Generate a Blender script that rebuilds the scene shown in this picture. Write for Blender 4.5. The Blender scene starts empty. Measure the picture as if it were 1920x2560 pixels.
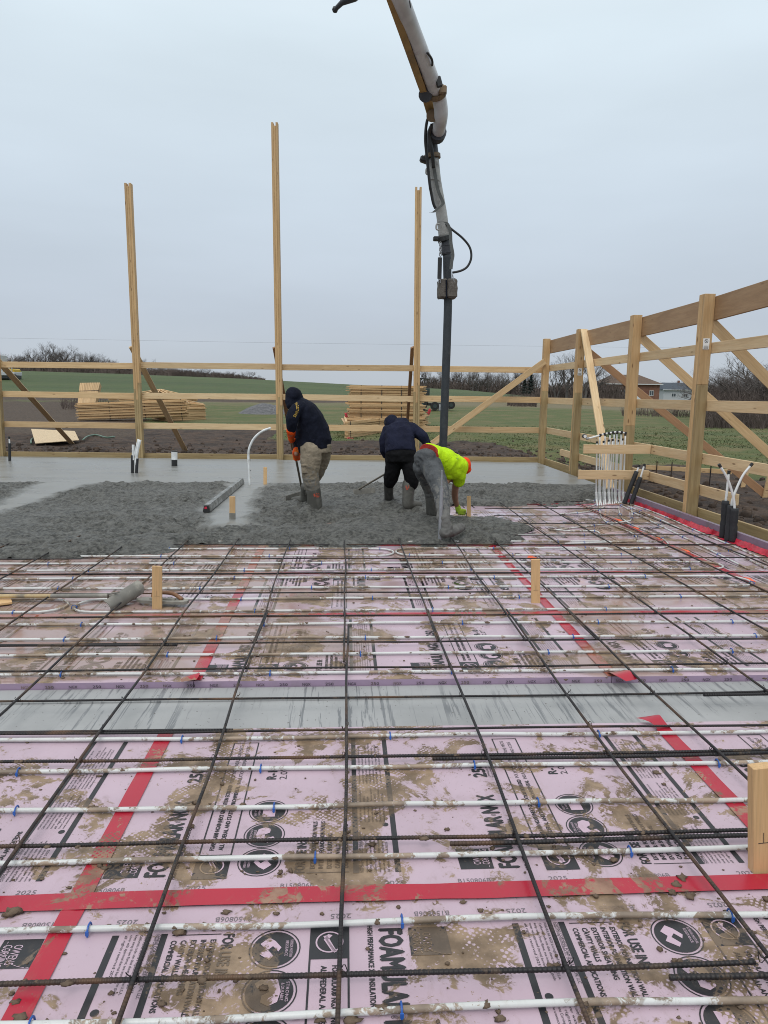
import bpy, bmesh, math, random
from mathutils import Vector, Matrix, noise
from mathutils.bvhtree import BVHTree
random.seed(7)
R = math.radians
scene = bpy.context.scene
COL = scene.collection

# ------------------------------------------------------------------ camera
FPX, EYE = 1775.0, 1.57                       # focal length in photo pixels (1920x2560), eye height above slab
PITCH, ROLL = math.atan(294 / FPX), R(.6)
YAW = math.atan(100 / FPX * math.cos(PITCH))
_f = Vector((math.sin(YAW) * math.cos(PITCH), math.cos(YAW) * math.cos(PITCH), -math.sin(PITCH)))
_r0 = Vector((math.cos(YAW), -math.sin(YAW), 0)); _u0 = _r0.cross(_f)
_r = _r0 * math.cos(ROLL) + _u0 * math.sin(ROLL); _u = _u0 * math.cos(ROLL) - _r0 * math.sin(ROLL)
EYEP = Vector((0, 0, EYE))
cam = bpy.data.cameras.new('camera'); camo = bpy.data.objects.new('camera', cam); COL.objects.link(camo)
cam.sensor_fit = 'VERTICAL'; cam.sensor_height = 24; cam.sensor_width = 18; cam.lens = 24 * FPX / 2560
cam.clip_start = .05; cam.clip_end = 3000
camo.matrix_world = Matrix(((_r.x, _u.x, -_f.x, 0), (_r.y, _u.y, -_f.y, 0), (_r.z, _u.z, -_f.z, EYE), (0, 0, 0, 1)))
scene.camera = camo

def ray(x, y): return _r * ((x - 960) / FPX) + _u * ((1280 - y) / FPX) + _f
def gz(x, y, z=0.0):
    "a point seen in the photograph that lies at height z"
    d = ray(x, y); return EYEP + d * ((z - EYE) / d.z)
def gy(x, y, Y):
    "a point seen in the photograph that lies at distance Y down the building"
    d = ray(x, y); return EYEP + d * (Y / d.y)

# ------------------------------------------------------------------ sky, sun, exposure
world = bpy.data.worlds.new('World'); scene.world = world; world.use_nodes = True
wt = world.node_tree; wt.nodes.clear()
def wn(t, **k):
    n = wt.nodes.new(t)
    for a, b in k.items(): setattr(n, a, b)
    return n
SUN_EL, SUN_AZ = R(58), R(200)
sky = wn('ShaderNodeTexSky', sky_type='NISHITA', sun_disc=False, sun_elevation=SUN_EL, sun_rotation=SUN_AZ,
         air_density=1.0, dust_density=2.0, ozone_density=1.0)
skm = wn('ShaderNodeVectorMath', operation='SCALE'); skm.inputs['Scale'].default_value = .1
wt.links.new(sky.outputs[0], skm.inputs[0])
tc = wn('ShaderNodeTexCoord'); sep = wn('ShaderNodeSeparateXYZ'); wt.links.new(tc.outputs['Generated'], sep.inputs[0])
rmp = wn('ShaderNodeValToRGB'); wt.links.new(sep.outputs['Z'], rmp.inputs[0])   # overcast deck: brighter overhead
cr = rmp.color_ramp; cr.elements[0].position = 0; cr.elements[0].color = (.485, .53, .58, 1)
cr.elements[1].position = 1; cr.elements[1].color = (1.0, 1.02, 1.03, 1)
for p, c in ((.10, (.50, .56, .64, 1)), (.24, (.585, .67, .755, 1)), (.42, (.695, .80, .872, 1)), (.7, (.87, .92, .955, 1))):
    e = cr.elements.new(p); e.color = c
mp = wn('ShaderNodeMapping'); mp.inputs['Scale'].default_value = (1.0, 1.0, 4.2); wt.links.new(tc.outputs['Generated'], mp.inputs[0])
nz = wn('ShaderNodeTexNoise'); nz.inputs['Scale'].default_value = 2.3; nz.inputs['Detail'].default_value = 5; nz.inputs['Roughness'].default_value = .45
wt.links.new(mp.outputs[0], nz.inputs[0])
mr = wn('ShaderNodeMapRange'); mr.inputs[1].default_value = .3; mr.inputs[2].default_value = .7; mr.inputs[3].default_value = .945; mr.inputs[4].default_value = 1.055
wt.links.new(nz.outputs[0], mr.inputs[0])
cl = wn('ShaderNodeVectorMath', operation='SCALE'); wt.links.new(rmp.outputs[0], cl.inputs[0]); wt.links.new(mr.outputs[0], cl.inputs['Scale'])
mx = wn('ShaderNodeMix', data_type='RGBA'); mx.inputs[0].default_value = .95
wt.links.new(skm.outputs[0], mx.inputs[6]); wt.links.new(cl.outputs[0], mx.inputs[7])
bg = wn('ShaderNodeBackground'); bg.inputs[1].default_value = 1.0; wt.links.new(mx.outputs[2], bg.inputs[0])
wo = wn('ShaderNodeOutputWorld'); wt.links.new(bg.outputs[0], wo.inputs[0])
sl = bpy.data.lights.new('sun', 'SUN'); sl.energy = 1.1; sl.angle = R(36); sl.color = (1, .985, .96)
so = bpy.data.objects.new('sun', sl); COL.objects.link(so)
so.rotation_euler = (math.pi / 2 - SUN_EL, 0, math.pi - SUN_AZ)
vs = scene.view_settings; vs.view_transform = 'Standard'; vs.look = 'None'; vs.exposure = .10; vs.gamma = 1; vs.use_curve_mapping = False
scene.render.engine = 'CYCLES'; scene.cycles.max_bounces = 6; scene.cycles.use_denoising = True; scene.cycles.filter_width = 1.0

# ------------------------------------------------------------------ mesh helpers
class MB:
    "collects faces and links them as ONE mesh object"
    def __init__(s): s.v = []; s.f = []; s.mi = []; s.cur = 0
    def add(s, vs, fs):
        o = len(s.v); s.v += [tuple(p) for p in vs]
        for f in fs: s.f.append(tuple(i + o for i in f)); s.mi.append(s.cur)
    def box(s, c, size, M=None, bev=0):
        x, y, z = (q / 2 for q in size); c = Vector(c)
        if bev:
            b = bev; P = []; idx = {}
            for sx in (-1, 1):
                for sy in (-1, 1):
                    for sz in (-1, 1):
                        for ax in range(3):
                            p = [sx * (x - b), sy * (y - b), sz * (z - b)]; p[ax] = (sx * x, sy * y, sz * z)[ax]
                            idx[(sx, sy, sz, ax)] = len(P); P.append(Vector(p))
            F = []
            S = (-1, 1)
            for ax in range(3):
                a, b2 = [q for q in range(3) if q != ax]
                for sg in S:
                    q = []
                    for (i, j) in ((-1, -1), (1, -1), (1, 1), (-1, 1)):
                        k = [0, 0, 0]; k[ax] = sg; k[a] = i; k[b2] = j; q.append(idx[(*k, ax)])
                    F.append(q if (sg > 0) == (ax != 1) else q[::-1])
            for ax in range(3):            # edge chamfers along axis ax
                a, b2 = [q for q in range(3) if q != ax]
                for i in S:
                    for j in S:
                        k0 = [0, 0, 0]; k0[ax] = -1; k0[a] = i; k0[b2] = j; k1 = k0[:]; k1[ax] = 1
                        F.append([idx[(*k0, a)], idx[(*k1, a)], idx[(*k1, b2)], idx[(*k0, b2)]])
            for sx in S:
                for sy in S:
                    for sz in S: F.append([idx[(sx, sy, sz, q)] for q in range(3)])
        else:
            P = [Vector((a, b, d)) for a in (-x, x) for b in (-y, y) for d in (-z, z)]
            F = [(0, 1, 3, 2), (4, 6, 7, 5), (0, 4, 5, 1), (2, 3, 7, 6), (0, 2, 6, 4), (1, 5, 7, 3)]
        if M is not None: P = [M @ p for p in P]
        s.add([p + c for p in P], F); return s
    def bar(s, p0, p1, w, t, up=(0, 0, 1), bev=0):
        "box from p0 to p1; w along up, t across"
        p0, p1 = Vector(p0), Vector(p1); d = p1 - p0; L = d.length; M = axes(d, up)
        return s.box((p0 + p1) / 2, (L, t, w), M, bev)
    def tube(s, pts, r, n=8, cap=True, closed=False):
        pts = [Vector(p) for p in pts]; m = len(pts)
        rs = r if isinstance(r, (list, tuple)) else [r] * m
        ref = None; V = []
        for i, p in enumerate(pts):
            if closed: d = pts[(i + 1) % m] - pts[i - 1]
            else: d = pts[min(i + 1, m - 1)] - pts[max(i - 1, 0)]
            if d.length < 1e-9: d = Vector((0, 0, 1))
            d.normalize()
            if ref is None:
                ref = Vector((0, 0, 1)) if abs(d.z) < .9 else Vector((1, 0, 0))
            a = ref - d * ref.dot(d)
            if a.length < 1e-6: a = d.orthogonal()
            a.normalize(); ref = a; b = d.cross(a)
            for k in range(n):
                t = 2 * math.pi * k / n; V.append(p + (a * math.cos(t) + b * math.sin(t)) * rs[i])
        F = []
        for i in range(m if closed else m - 1):
            j = (i + 1) % m
            for k in range(n): F.append((i * n + k, i * n + (k + 1) % n, j * n + (k + 1) % n, j * n + k))
        if cap and not closed: F.append(tuple(range(n - 1, -1, -1))); F.append(tuple((m - 1) * n + k for k in range(n)))
        s.add(V, F); return s
    def ball(s, c, r, n=12, sc=(1, 1, 1), M=None):
        c = Vector(c); V = []; F = []; h = n // 2
        for i in range(1, h):
            ph = math.pi * i / h
            for k in range(n):
                t = 2 * math.pi * k / n
                V.append(Vector((math.sin(ph) * math.cos(t) * sc[0], math.sin(ph) * math.sin(t) * sc[1], math.cos(ph) * sc[2])) * r)
        V += [Vector((0, 0, r * sc[2])), Vector((0, 0, -r * sc[2]))]
        for i in range(h - 2):
            for k in range(n): F.append((i * n + k, (i + 1) * n + k, (i + 1) * n + (k + 1) % n, i * n + (k + 1) % n))
        T = len(V) - 2
        for k in range(n): F.append((T, k, (k + 1) % n)); F.append((T + 1, (h - 2) * n + (k + 1) % n, (h - 2) * n + k))
        if M is not None: V = [M @ v for v in V]
        s.add([v + c for v in V], F); return s
    def rings(s, rings, cap=True):
        "loft through rings of equal point count"
        n = len(rings[0]); V = [p for r_ in rings for p in r_]; F = []
        for i in range(len(rings) - 1):
            for k in range(n): F.append((i * n + k, i * n + (k + 1) % n, (i + 1) * n + (k + 1) % n, (i + 1) * n + k))
        if cap: F.append(tuple(range(n - 1, -1, -1))); F.append(tuple((len(rings) - 1) * n + k for k in range(n)))
        s.add(V, F); return s
    def prism(s, pts, off):
        "flat outline extruded by off"
        n = len(pts); pts = [Vector(p) for p in pts]; off = Vector(off)
        s.add(pts + [p + off for p in pts], [tuple(range(n - 1, -1, -1)), tuple(range(n, 2 * n))] + [(i, (i + 1) % n, n + (i + 1) % n, n + i) for i in range(n)])
        return s
    def mesh(s, name, mats, smooth=False):
        me = bpy.data.meshes.new(name); me.from_pydata(s.v, [], s.f)
        for m in (mats if isinstance(mats, (list, tuple)) else [mats]): me.materials.append(m)
        if any(s.mi): me.polygons.foreach_set('material_index', s.mi)
        bm = bmesh.new(); bm.from_mesh(me); bmesh.ops.recalc_face_normals(bm, faces=bm.faces); bm.to_mesh(me); bm.free()
        if smooth:
            me.polygons.foreach_set('use_smooth', [True] * len(me.polygons))
            if smooth != 'all': me.set_sharp_from_angle(angle=R(40))
        me.update(); return me

def axes(d, up=(0, 0, 1)):
    "rotation whose X runs along d and Z near up"
    x = Vector(d).normalized(); z = Vector(up); z = z - x * z.dot(x)
    if z.length < 1e-6: z = x.orthogonal()
    z.normalize(); y = z.cross(x)
    return Matrix((x, y, z)).transposed()

WM = {}
def tag(o, label=None, cat=None, group=None, kind=None):
    for k, v in (('label', label), ('category', cat), ('group', group), ('kind', kind)):
        if v: o[k] = v
    return o
def link(name, data, parent=None, M=None):
    o = bpy.data.objects.new(name, data); COL.objects.link(o)
    M = M if M is not None else Matrix.Identity(4); WM[o.name] = M
    if parent is not None:
        o.parent = parent; o.matrix_basis = WM[parent.name].inverted() @ M
    else: o.matrix_basis = M
    return o
def thing(name, label, cat, loc=(0, 0, 0), group=None, rz=0):
    M = Matrix.Translation(Vector(loc)) @ Matrix.Rotation(rz, 4, 'Z')
    return tag(link(name, None, None, M), label, cat, group)
def part(name, mb, mats, parent=None, smooth=False, M=None):
    "mb is built in world space (or local when M is given)"
    if M is None:                       # put the origin at the middle of the part
        lo = Vector([min(p[i] for p in mb.v) for i in range(3)]); hi = Vector([max(p[i] for p in mb.v) for i in range(3)])
        c = (lo + hi) / 2; c.z = lo.z
        mb.v = [tuple(Vector(p) - c) for p in mb.v]; M = Matrix.Translation(c)
    return link(name, mb.mesh(name, mats, smooth), parent, M)
_bm = {}
def board(name, p0, p1, w, t, mat, parent=None, up=(0, 0, 1), bev=.003):
    "a plank from p0 to p1 with its own length axis (local X) for the grain"
    p0, p1 = Vector(p0), Vector(p1); L = (p1 - p0).length
    key = (round(L, 3), w, t, mat.name, bev)
    if key not in _bm:
        mb = MB(); mb.box((0, 0, 0), (L, t, w), None, bev); _bm[key] = mb.mesh(name, mat)
    return link(name, _bm[key], parent, Matrix.Translation((p0 + p1) / 2) @ axes(p1 - p0, up).to_4x4())
def structure(name, mb, mat, smooth=False): return tag(part(name, mb, mat, None, smooth), kind='structure')
def bez(p0, p1, p2, p3, n=16):
    p0, p1, p2, p3 = map(Vector, (p0, p1, p2, p3)); out = []
    for i in range(n + 1):
        t = i / n; s = 1 - t; out.append(p0 * s**3 + p1 * 3 * s * s * t + p2 * 3 * s * t * t + p3 * t**3)
    return out
def spline(pts, n=8):
    "Catmull-Rom through points"
    P = [Vector(p) for p in pts]; P = [P[0] * 2 - P[1]] + P + [P[-1] * 2 - P[-2]]; out = []
    for i in range(1, len(P) - 2):
        a, b, c, d = P[i - 1:i + 3]
        for k in range(n):
            t = k / n
            out.append(.5 * ((2 * b) + (c - a) * t + (2 * a - 5 * b + 4 * c - d) * t * t + (3 * b - a - 3 * c + d) * t**3))
    out.append(P[-2]); return out
NTH = ['first', 'second', 'third', 'fourth', 'fifth', 'sixth', 'seventh', 'eighth', 'ninth', 'tenth', 'eleventh', 'twelfth', 'thirteenth', 'fourteenth', 'fifteenth', 'sixteenth', 'seventeenth', 'eighteenth', 'nineteenth', 'twentieth', 'twenty-first', 'twenty-second', 'twenty-third', 'twenty-fourth']
ORD = ['nearest', 'second', 'third', 'fourth', 'fifth', 'sixth', 'seventh', 'eighth', 'ninth', 'tenth', 'eleventh', 'twelfth',
       'thirteenth', 'fourteenth', 'fifteenth', 'sixteenth', 'seventeenth', 'eighteenth', 'nineteenth', 'twentieth', 'twenty-first', 'twenty-second', 'twenty-third', 'twenty-fourth']

# ------------------------------------------------------------------ materials
class NT:
    def __init__(s, name):
        s.m = bpy.data.materials.new(name); s.m.use_nodes = True; s.t = s.m.node_tree
        s.b = s.t.nodes['Principled BSDF']; s.c = {}
    def n(s, t, **k):
        o = s.t.nodes.new(t)
        for a, b in k.items(): setattr(o, a, b)
        return o
    def put(s, sock, v):
        if hasattr(v, 'is_linked') or isinstance(v, bpy.types.NodeSocket): s.t.links.new(v, sock)
        else: sock.default_value = v if not (isinstance(v, tuple) and len(v) == 3 and sock.type == 'RGBA') else (*v, 1)
    def pos(s): return s.n('ShaderNodeNewGeometry').outputs['Position']
    def obj(s): return s.n('ShaderNodeTexCoord').outputs['Object']
    def rnd(s): return s.n('ShaderNodeObjectInfo').outputs['Random']
    def map(s, v, sc=(1, 1, 1), loc=(0, 0, 0), rot=(0, 0, 0)):
        o = s.n('ShaderNodeMapping'); s.put(o.inputs[0], v); o.inputs['Scale'].default_value = sc; o.inputs['Rotation'].default_value = rot
        s.put(o.inputs['Location'], loc); return o.outputs[0]
    def noise(s, v, sc=5, det=4, ro=.5, dist=0, out=0):
        o = s.n('ShaderNodeTexNoise'); s.put(o.inputs['Vector'], v)
        for a, b in (('Scale', sc), ('Detail', det), ('Roughness', ro), ('Distortion', dist)): o.inputs[a].default_value = b
        return o.outputs[out]
    def vor(s, v, sc=5, feat='F1', out=0, rnd=1):
        o = s.n('ShaderNodeTexVoronoi', feature=feat); s.put(o.inputs['Vector'], v); o.inputs['Scale'].default_value = sc
        o.inputs['Randomness'].default_value = rnd; return o.outputs[out]
    def rng(s, v, a, b, c=0, d=1, smooth=True):
        o = s.n('ShaderNodeMapRange', interpolation_type='SMOOTHSTEP' if smooth else 'LINEAR'); s.put(o.inputs[0], v)
        for i, q in enumerate((a, b, c, d)): o.inputs[i + 1].default_value = q
        return o.outputs[0]
    def math(s, op, a, b=0.0, clamp=False):
        o = s.n('ShaderNodeMath', operation=op, use_clamp=clamp); s.put(o.inputs[0], a); s.put(o.inputs[1], b); return o.outputs[0]
    def mix(s, f, a, b, mode='MIX'):
        o = s.n('ShaderNodeMix', data_type='RGBA', blend_type=mode); s.put(o.inputs[0], f); s.put(o.inputs[6], a); s.put(o.inputs[7], b); return o.outputs[2]
    def mixf(s, f, a, b):
        o = s.n('ShaderNodeMix', data_type='FLOAT'); s.put(o.inputs[0], f); s.put(o.inputs[2], a); s.put(o.inputs[3], b); return o.outputs[0]
    def scale(s, v, f):
        o = s.n('ShaderNodeVectorMath', operation='SCALE'); s.put(o.inputs[0], v); s.put(o.inputs['Scale'], f); return o.outputs[0]
    def sep(s, v): o = s.n('ShaderNodeSeparateXYZ'); s.put(o.inputs[0], v); return o.outputs
    def bump(s, h, st=.3, d=.01):
        o = s.n('ShaderNodeBump'); s.put(o.inputs['Height'], h); s.put(o.inputs['Strength'], st); o.inputs['Distance'].default_value = d
        if s.b.inputs['Normal'].is_linked: s.t.links.new(s.b.inputs['Normal'].links[0].from_socket, o.inputs['Normal'])
        s.t.links.new(o.outputs[0], s.b.inputs['Normal'])
    def done(s, col, rough=.6, metal=0, spec=None):
        s.put(s.b.inputs['Base Color'], col); s.put(s.b.inputs['Roughness'], rough); s.put(s.b.inputs['Metallic'], metal)
        if spec is not None: s.b.inputs['Specular IOR Level'].default_value = spec
        return s.m

MUD_A, MUD_B = (.155, .105, .064), (.325, .228, .148)
def mud(t, amount=0.0, flecks=True, tread=.16):
    "dried and wet mud trodden over everything on the insulation; same patches on every material"
    p = t.pos()
    big = t.math('ADD', t.noise(p, 2.9, 6, .66, .6), t.rng(t.sep(p)[1], 3.6, 4.4, .020, .006))
    patch = t.rng(big, .525 - amount, .555 - amount)
    fine = t.noise(p, 24, 8, .74, .9)
    p2 = t.map(p, (1, 1, 1), (0, 0, 0), (0, 0, .7))
    rub = fine
    if tread: rub = t.math('ADD', fine, t.math('MULTIPLY', t.math('MULTIPLY', t.rng(t.vor(p2, 62, 'F1', 0, .12), .2, .6, -.5, .5), t.rng(t.noise(p, 2.7, 2, .5), .5, .6)), tread))
    core = t.rng(big, .56 - amount, .68 - amount)
    body = t.rng(t.math('ADD', rub, t.math('MULTIPLY', core, .20)), .435, .525)
    fac = t.math('MULTIPLY', patch, body)
    if flecks:
        sp = t.rng(t.noise(p, 85, 2, .55), .665, .70)
        sp = t.math('MULTIPLY', sp, t.rng(t.noise(p, 3, 2, .5), .42, .6))
        fac = t.math('MAXIMUM', fac, t.math('MULTIPLY', sp, .9))
    smear = t.math('MULTIPLY', t.rng(big, .43 - amount, .56 - amount), t.rng(t.noise(t.map(p, (7, 3, 3), rot=(0, 0, .5)), 3, 5, .7, 1.5), .45, .75, 0, .35))
    fac = t.math('MAXIMUM', fac, smear)
    col = t.mix(t.rng(t.noise(p, 9, 4, .6), .35, .68), MUD_A, MUD_B)
    return fac, col, fine
def puddle(t):
    "thin film of brown water standing on the far boards, mostly to the left"
    p = t.pos(); x, y, z = t.sep(p)
    n = t.noise(p, .8, 3, .5, .3)
    bias = t.math('ADD', t.rng(x, -2.8, 1.2, .19, .02), t.rng(y, 3.6, 4.2, -.4, 0))
    return t.rng(t.math('ADD', n, bias), .52, .60)
def muddy(name, base, rough, amount=0.0, wet=True, bumps=.25, tint=None, cover=1.0, tread=.2):
    t = NT(name); fac, mc, fine = mud(t, amount, True, tread)
    fac = t.math('MULTIPLY', fac, cover); p = t.pos()
    col = t.mix(t.rng(t.noise(p, 3.3, 3, .5), .3, .7), base, tuple(c * .90 for c in base))
    if wet:
        pd = puddle(t)
        col = t.mix(t.math('MULTIPLY', pd, .62), col, (.27, .17, .10))
        wetn = t.math('MAXIMUM', pd, t.math('MULTIPLY', t.rng(t.sep(p)[1], 3.8, 6.5), t.rng(t.noise(p, 1.7, 3, .5), .36, .52, .35, 1)))
        ro = t.mixf(wetn, rough, .06)
    else: ro = rough
    col = t.mix(fac, col, mc)
    ro = t.mixf(t.math('MULTIPLY', fac, .7), ro, .62)
    t.bump(t.math('MULTIPLY', fac, fine), bumps, .012)
    return t.done(col, ro)
M = {}
M['foam'] = muddy('pink_foam', (.52, .392, .455), .40)
M['ink'] = muddy('black_ink', (.022, .022, .025), .45, cover=.52, bumps=.1)
M['inkgrey'] = muddy('grey_ink', (.16, .14, .155), .5, cover=.8, bumps=.1)
M['foamtop'] = muddy('pink_mark', (.56, .41, .49), .45, bumps=.1)
M['tape'] = muddy('red_tape', (.42, .014, .036), .30, amount=-.005, cover=.85, bumps=.2)
M['pex'] = muddy('white_pipe', (.63, .635, .615), .34, amount=.03, wet=False, bumps=.2, cover=.9, tread=0)
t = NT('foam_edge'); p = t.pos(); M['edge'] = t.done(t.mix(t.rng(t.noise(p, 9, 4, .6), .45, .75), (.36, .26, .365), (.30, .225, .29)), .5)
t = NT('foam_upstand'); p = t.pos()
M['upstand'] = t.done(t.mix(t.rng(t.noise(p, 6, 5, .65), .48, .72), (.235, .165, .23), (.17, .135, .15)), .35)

def wood(name, a, b, knot=.55, rough=.62, grain=1.0):
    t = NT(name); o = t.obj(); r = t.rnd(); rr = t.math('MULTIPLY', r, 37.0)
    cx = t.n('ShaderNodeCombineXYZ'); t.put(cx.inputs[0], rr); t.put(cx.inputs[1], rr)
    v = t.map(o, (.9, 16 * grain, 16 * grain), cx.outputs[0])
    g = t.noise(v, 1.6, 5, .6, .7)
    fine = t.noise(t.map(o, (4, 140, 140), cx.outputs[0]), 1.2, 3, .6)
    c = t.mix(t.rng(g, .3, .72), a, b)
    c = t.mix(t.rng(fine, .4, .75, 0, .5), c, tuple(q * .6 for q in a))
    kv = t.map(o, (2.1, 7.5, 7.5), cx.outputs[0]); k = t.vor(kv, 1.3)
    c = t.mix(t.math('MULTIPLY', t.rng(k, .05, .15, 1, 0), knot), c, (.17, .085, .035))
    c = t.mix(t.rng(t.noise(t.map(o, (1.5, 5, 5), cx.outputs[0]), 1.1, 4, .6), .55, .8, 0, .3), c, tuple(q * .55 for q in b))
    br = t.rng(r, 0, 1, .86, 1.10, False); c = t.scale(c, br)
    t.bump(fine, .15, .002)
    return t.done(c, rough)
M['wood'] = wood('spruce_lumber', (.68, .475, .255), (.55, .355, .175), .8)
M['woodpale'] = wood('pale_lumber', (.73, .54, .315), (.61, .415, .22), .8)
M['woodpost'] = wood('post_lumber', (.63, .415, .205), (.50, .305, .135), .9)
M['woodbrown'] = wood('brown_lumber', (.40, .225, .115), (.32, .17, .085), .6)
M['header'] = wood('header_lumber', (.41, .255, .135), (.31, .18, .09), .5, .6, .45)
M['treated'] = wood('treated_lumber', (.43, .315, .155), (.29, .20, .09), .85)
M['stake'] = wood('stake_lumber', (.72, .47, .235), (.63, .39, .18), .35)
M['truss'] = wood('truss_lumber', (.66, .45, .235), (.53, .33, .155), .4)

def plain(name, col, rough=.5, metal=0, var=.15, sc=8, bump=0, dirt=None, dsc=3, dlo=.5, dhi=.7):
    t = NT(name); o = t.obj(); n = t.noise(o, sc, 4, .6)
    c = t.mix(t.rng(n, .3, .7), tuple(q * (1 - var) for q in col), tuple(min(1, q * (1 + var)) for q in col))
    if dirt: c = t.mix(t.rng(t.noise(o, dsc, 6, .7, .4), dlo, dhi), c, dirt)
    if bump: t.bump(n, bump, .01)
    return t.done(c, rough, metal)
t = NT('rebar'); p = t.pos(); o = t.obj()
c = t.mix(t.rng(t.noise(p, 2.2, 4, .6), .50, .66), (.022, .020, .021), (.115, .062, .034)); fac, mc, fine = mud(t, -.03)
c = t.mix(t.math('MULTIPLY', fac, .45), c, (.13, .088, .055)); wv = t.n('ShaderNodeTexWave', bands_direction='X'); t.put(wv.inputs[0], o); wv.inputs['Scale'].default_value = 22
t.bump(wv.outputs[0], .5, .004); M['rebar'] = t.done(c, .5, .3)
t = NT('old_concrete'); p = t.pos()
st = t.noise(t.map(p, (22, .9, 1)), 1.7, 4, .7, .5); c = t.mix(t.rng(t.noise(p, 1.6, 4, .6), .3, .7), (.37, .372, .368), (.295, .298, .295))
stm = t.math('MULTIPLY', t.rng(st, .53, .60), t.rng(t.noise(p, 1.9, 3, .5), .36, .55))
c = t.mix(t.math('MULTIPLY', stm, .8), c, (.13, .135, .14)); sp = t.rng(t.noise(p, 48, 2, .5), .70, .74)
c = t.mix(sp, c, (.12, .11, .10)); t.bump(t.noise(p, 60, 4, .6), .1, .004); M['oldconc'] = t.done(c, t.mixf(stm, .6, .35))
# fresh concrete: vertex attribute "rough" tells screeded from raked
t = NT('fresh_concrete'); p = t.pos(); a = t.n('ShaderNodeAttribute', attribute_name='rough'); rf = a.outputs['Fac']
sm = t.noise(t.map(p, (.5, 2.2, 1), rot=(0, 0, .35)), 1.5, 4, .55, .3)
cs = t.mix(t.rng(sm, .32, .68), (.185, .187, .176), (.245, .246, .233))
n1 = t.noise(p, 22, 6, .68, .3); n2 = t.noise(p, 5, 4, .6)
crh = t.mix(t.rng(n1, .34, .66), (.032, .032, .027), (.165, .163, .145)); crh = t.mix(t.rng(n2, .45, .70, 0, .6), crh, (.195, .192, .174))
t.put(t.b.inputs['Base Color'], t.mix(rf, cs, crh))
t.bump(t.math('MULTIPLY', n1, rf), 1.0, .06); t.bump(t.noise(t.map(p, (1, 3, 1)), 1.2, 3, .5), .05, .004)
M['fresh'] = t.done(t.mix(rf, cs, crh), t.mixf(rf, t.rng(sm, .3, .7, .26, .40), .48))
M['blue'] = plain('blue_plastic', (.02, .10, .38), .4)
M['sleeve'] = plain('black_foam_sleeve', (.022, .023, .026), .7, bump=.2, sc=30)
M['pvc'] = plain('white_pvc', (.74, .75, .74), .35, dirt=(.45, .43, .40), dlo=.55, dhi=.75)
M['tapeclean'] = plain('red_tape_crumpled', (.50, .025, .05), .28, var=.3, sc=14, bump=.5, dirt=(.22, .12, .09), dsc=5, dlo=.6, dhi=.75)
M['pexclean'] = plain('clean_white_pipe', (.76, .77, .76), .3, var=.04)
M['cap'] = plain('black_cap', (.02, .02, .02), .45)
M['galv'] = plain('galvanised_steel', (.40, .42, .44), .38, .7)
M['alu'] = plain('screed_aluminium', (.36, .37, .36), .45, .45, dirt=(.17, .175, .165), dsc=7, dlo=.40, dhi=.55)
M['redlabel'] = plain('red_label', (.55, .02, .05), .5)
M['white'] = plain('white_paint', (.78, .78, .76), .45)
M['paper'] = plain('tag_paper', (.76, .76, .74), .6)
M['orange'] = plain('orange_marking_paint', (.85, .13, .04), .6)
M['lime'] = plain('lime_marking_paint', (.50, .62, .05), .6)
M['toolgrey'] = plain('cement_coated_tool', (.20, .19, .165), .6, dirt=(.33, .31, .265), dsc=9)
M['handle'] = plain('handle_wood', (.42, .31, .16), .55, dirt=(.17, .15, .12), dsc=5)
M['handledark'] = plain('cement_smeared_handle', (.13, .11, .085), .6, dirt=(.24, .21, .17), dsc=6)
M['handlebrown'] = plain('brown_grip', (.20, .095, .045), .5)
M['mudclod'] = plain('mud_clod', (.125, .085, .055), .75, sc=30, bump=.5)
# pump
M['pumpwhite'] = plain('pump_white_paint', (.60, .60, .61), .4, dirt=(.33, .32, .33), dsc=4, dlo=.55, dhi=.8, sc=3)
M['pumpyellow'] = plain('pump_yellow_paint', (.37, .235, .085), .55, dirt=(.20, .135, .075), dsc=3, dlo=.45, dhi=.75)
M['pumpgrey'] = plain('pump_dirty_pipe', (.40, .40, .38), .6, dirt=(.16, .15, .14), dsc=5, dlo=.50, dhi=.75)
M['pumpdark'] = plain('pump_dark_steel', (.045, .047, .055), .55, dirt=(.15, .14, .13), dsc=7, dlo=.55, dhi=.8)
M['clamp'] = plain('clamp_brown', (.20, .135, .075), .6, dirt=(.06, .05, .045), dsc=9)
M['hose'] = plain('rubber_hose', (.030, .036, .042), .6, dirt=(.075, .08, .08), dsc=5, dlo=.5, dhi=.8)
M['crust'] = plain('concrete_crusted_box', (.115, .10, .085), .85, dirt=(.21, .19, .165), dsc=14, bump=.6, sc=40)
M['strap'] = plain('grey_strap', (.10, .105, .10), .7)
M['steel'] = plain('chain_steel', (.35, .35, .36), .4, .7)
# clothing and skin
def cloth(name, col, var=.2, rough=.85, dirt=None, dlo=.5, dhi=.7, wrinkle=.6, dsc=6, splash=False):
    t = NT(name); o = t.obj(); n = t.noise(o, 9, 5, .6, .5)
    c = t.mix(t.rng(n, .3, .7), tuple(q * (1 - var) for q in col), tuple(min(1, q * (1 + var)) for q in col))
    if dirt: c = t.mix(t.rng(t.noise(o, dsc, 6, .7, .4), dlo, dhi), c, dirt)
    if splash:                                                   # concrete spattered up from the ground
        zz = t.sep(t.pos())[2]; f_ = t.math('ADD', t.noise(o, 22, 5, .7), t.rng(zz, .12, .85, .22, -.12)); c = t.mix(t.math('MULTIPLY', t.rng(f_, .55, .62), .75), c, (.20, .195, .18))
    t.bump(t.noise(t.map(o, (1, 1, .55)), 13, 4, .55, 1.6), wrinkle, .03); t.bump(t.noise(o, 260, 2, .5), .15, .002)
    m = t.done(c, rough, 0, .15); return m
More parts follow.
